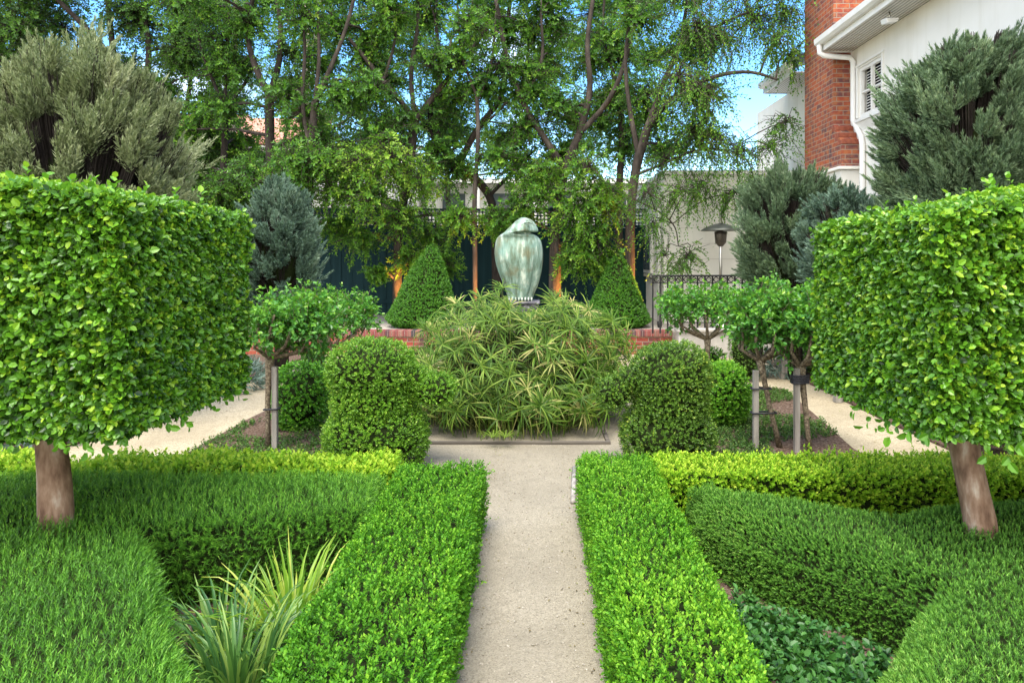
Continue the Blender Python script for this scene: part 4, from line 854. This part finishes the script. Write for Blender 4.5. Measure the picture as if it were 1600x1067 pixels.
m = MB(); m.box((a + .13, wy0, wz0), (a + .14, wy1, wz1)); m.build('pane', M['dark_room'], wn_)  # matte dark sheet instead of glass, painting the unlit room behind the slats
t2 = thing('security_light', (5.50, 10.9, 5.72), 'small white security light on the soffit above the window', 'light')
m = MB(); m.tube([(5.50, 10.9, 5.72), (5.50, 10.9, 5.62)], .012, 8); m.build('bracket', M['steel'], t2)
m = MB(); m.prism([(5.40, 10.8, 5.60), (5.60, 10.8, 5.60), (5.58, 10.8, 5.54), (5.42, 10.8, 5.52)][::-1], (0, .2, .03)); m.build('lamp_head', M['white'], t2, bevel=.01)

# ------------------------------------------------------------------ neighbouring houses beyond the fence
t = thing('neighbour_house', (-9, 27, 0), 'white neighbouring house with a terracotta roof and balcony beyond the fence', 'house')
m = MB(); m.box((-20, 27, 0), (-4.6, 33, 6.1)); m.build('wall', M['render'], t)
m = MB(); m.prism([(-20.4, 26.6, 6.25), (-9.8, 26.6, 6.25), (-12.2, 30, 8.0), (-17.5, 30, 8.0)], (0, .01, .06)); m.prism([(-20.3, 26.62, 6.20), (-20.3, 33.4, 6.20), (-19, 30, 7.9)], (10.4, 0, 0)); m.build('roof', M['terracotta'], t)
m = MB(); m.box((-20.4, 26.5, 6.05), (-4.2, 26.6, 6.18)); m.build('gutter', M['white'], t)
m = MB(); m.box((-16, 25.2, 3.75), (-4.6, 26.99, 4.0)); m.build('balcony', M['white'], t)
m = MB(); x = -15.9
while x < -4.6: m.box((x, 25.22, 4.001), (x + .04, 25.26, 4.9)); x += .16
m.box((-16, 25.2, 4.901), (-4.6, 25.28, 4.96)); m.build('balustrade', M['white'], t)
for x in (-14.2, -11.0, -8.0, -5.0): m = MB(); m.tube([(x, 25.4, 4.0), (x, 25.4, 6.04)], .09, 12); m.build('column', M['white'], t)
for x in (-12.6, -9.5, -6.6): m = MB(); m.box((x - .6, 26.96, 4.2), (x + .6, 26.999, 5.7)); m.build('window', M['glass'], t)
m = MB(); m.box((-20.2, 24.9, 3.30), (-4.5, 26.99, 3.42)); m.build('canopy', M['slate'], t)
t = thing('neighbour_house', (0, 28, 0), 'long white neighbouring building behind the lattice and tree trunks', 'house')
m = MB(); m.box((-4.3, 28, 0), (7.5, 34, 4.9)); m.build('wall', M['render'], t)
m = MB(); m.box((-4.4, 27.5, 4.903), (7.7, 34.2, 5.05)); m.build('roof', M['slate'], t)
m = MB(); m.box((-4.4, 27.4, 4.86), (7.7, 27.498, 5.02)); m.build('gutter', M['white'], t)
for x in (-3.2, -1.2, 1.0, 3.2): m = MB(); m.box((x - .45, 27.96, 3.2), (x + .45, 27.999, 4.5)); w_ = m.build('window', M['glass'], t); m = MB(); m.box((x - .52, 27.93, 3.1), (x + .52, 27.958, 3.19)); m.build('sill', M['white'], w_)
for x in (-2.2, 0, 2.1): m = MB(); m.box((x - .08, 27.2, 0), (x + .08, 27.36, 4.85)); m.build('post', M['white'], t)

# ------------------------------------------------------------------ uplights that wash the trunks with warm light
for px, d, side, lab in ((620, 16.2, .22, 'small black uplight at the foot of the slim trunk beside the leaning cone'), (742, 15.6, .18, 'small black uplight at the foot of the thin stem left of the statue'), (866, 16.0, .36, 'small black uplight at the foot of the stout trunk right of the statue'), (984, 15.3, .24, 'small black uplight at the foot of the annex corner tree')):
    b = at(px, 0, d); p = np.array((b[0] + side, d - .28, TZ)) if px < 980 else np.array((2.66, 14.95, TZ))
    t = thing('garden_uplight', p, lab, 'uplight', 'uplights under the terrace trees')
    m = MB(); m.lathe([(.03, 0), (.05, .02), (.055, .13), (.045, .13), (.04, .09), (.001, .09)], p, 14); m.build('housing', M['iron'], t)
    L = bpy.data.lights.new('garden_uplight_lamp', 'SPOT'); L.energy = 230; L.color = (1, .42, .10); L.spot_size = math.radians(34); L.spot_blend = .8; L.shadow_soft_size = .03
    o = bpy.data.objects.new('garden_uplight_lamp', L); COL.objects.link(o); o.parent = t; o.location = (0, 0, .12)
    tgt = Vector((b[0] - p[0], d - p[1], 1.1 if px < 980 else 1.5)); o.rotation_euler = (-tgt).to_track_quat('Z', 'Y').to_euler()
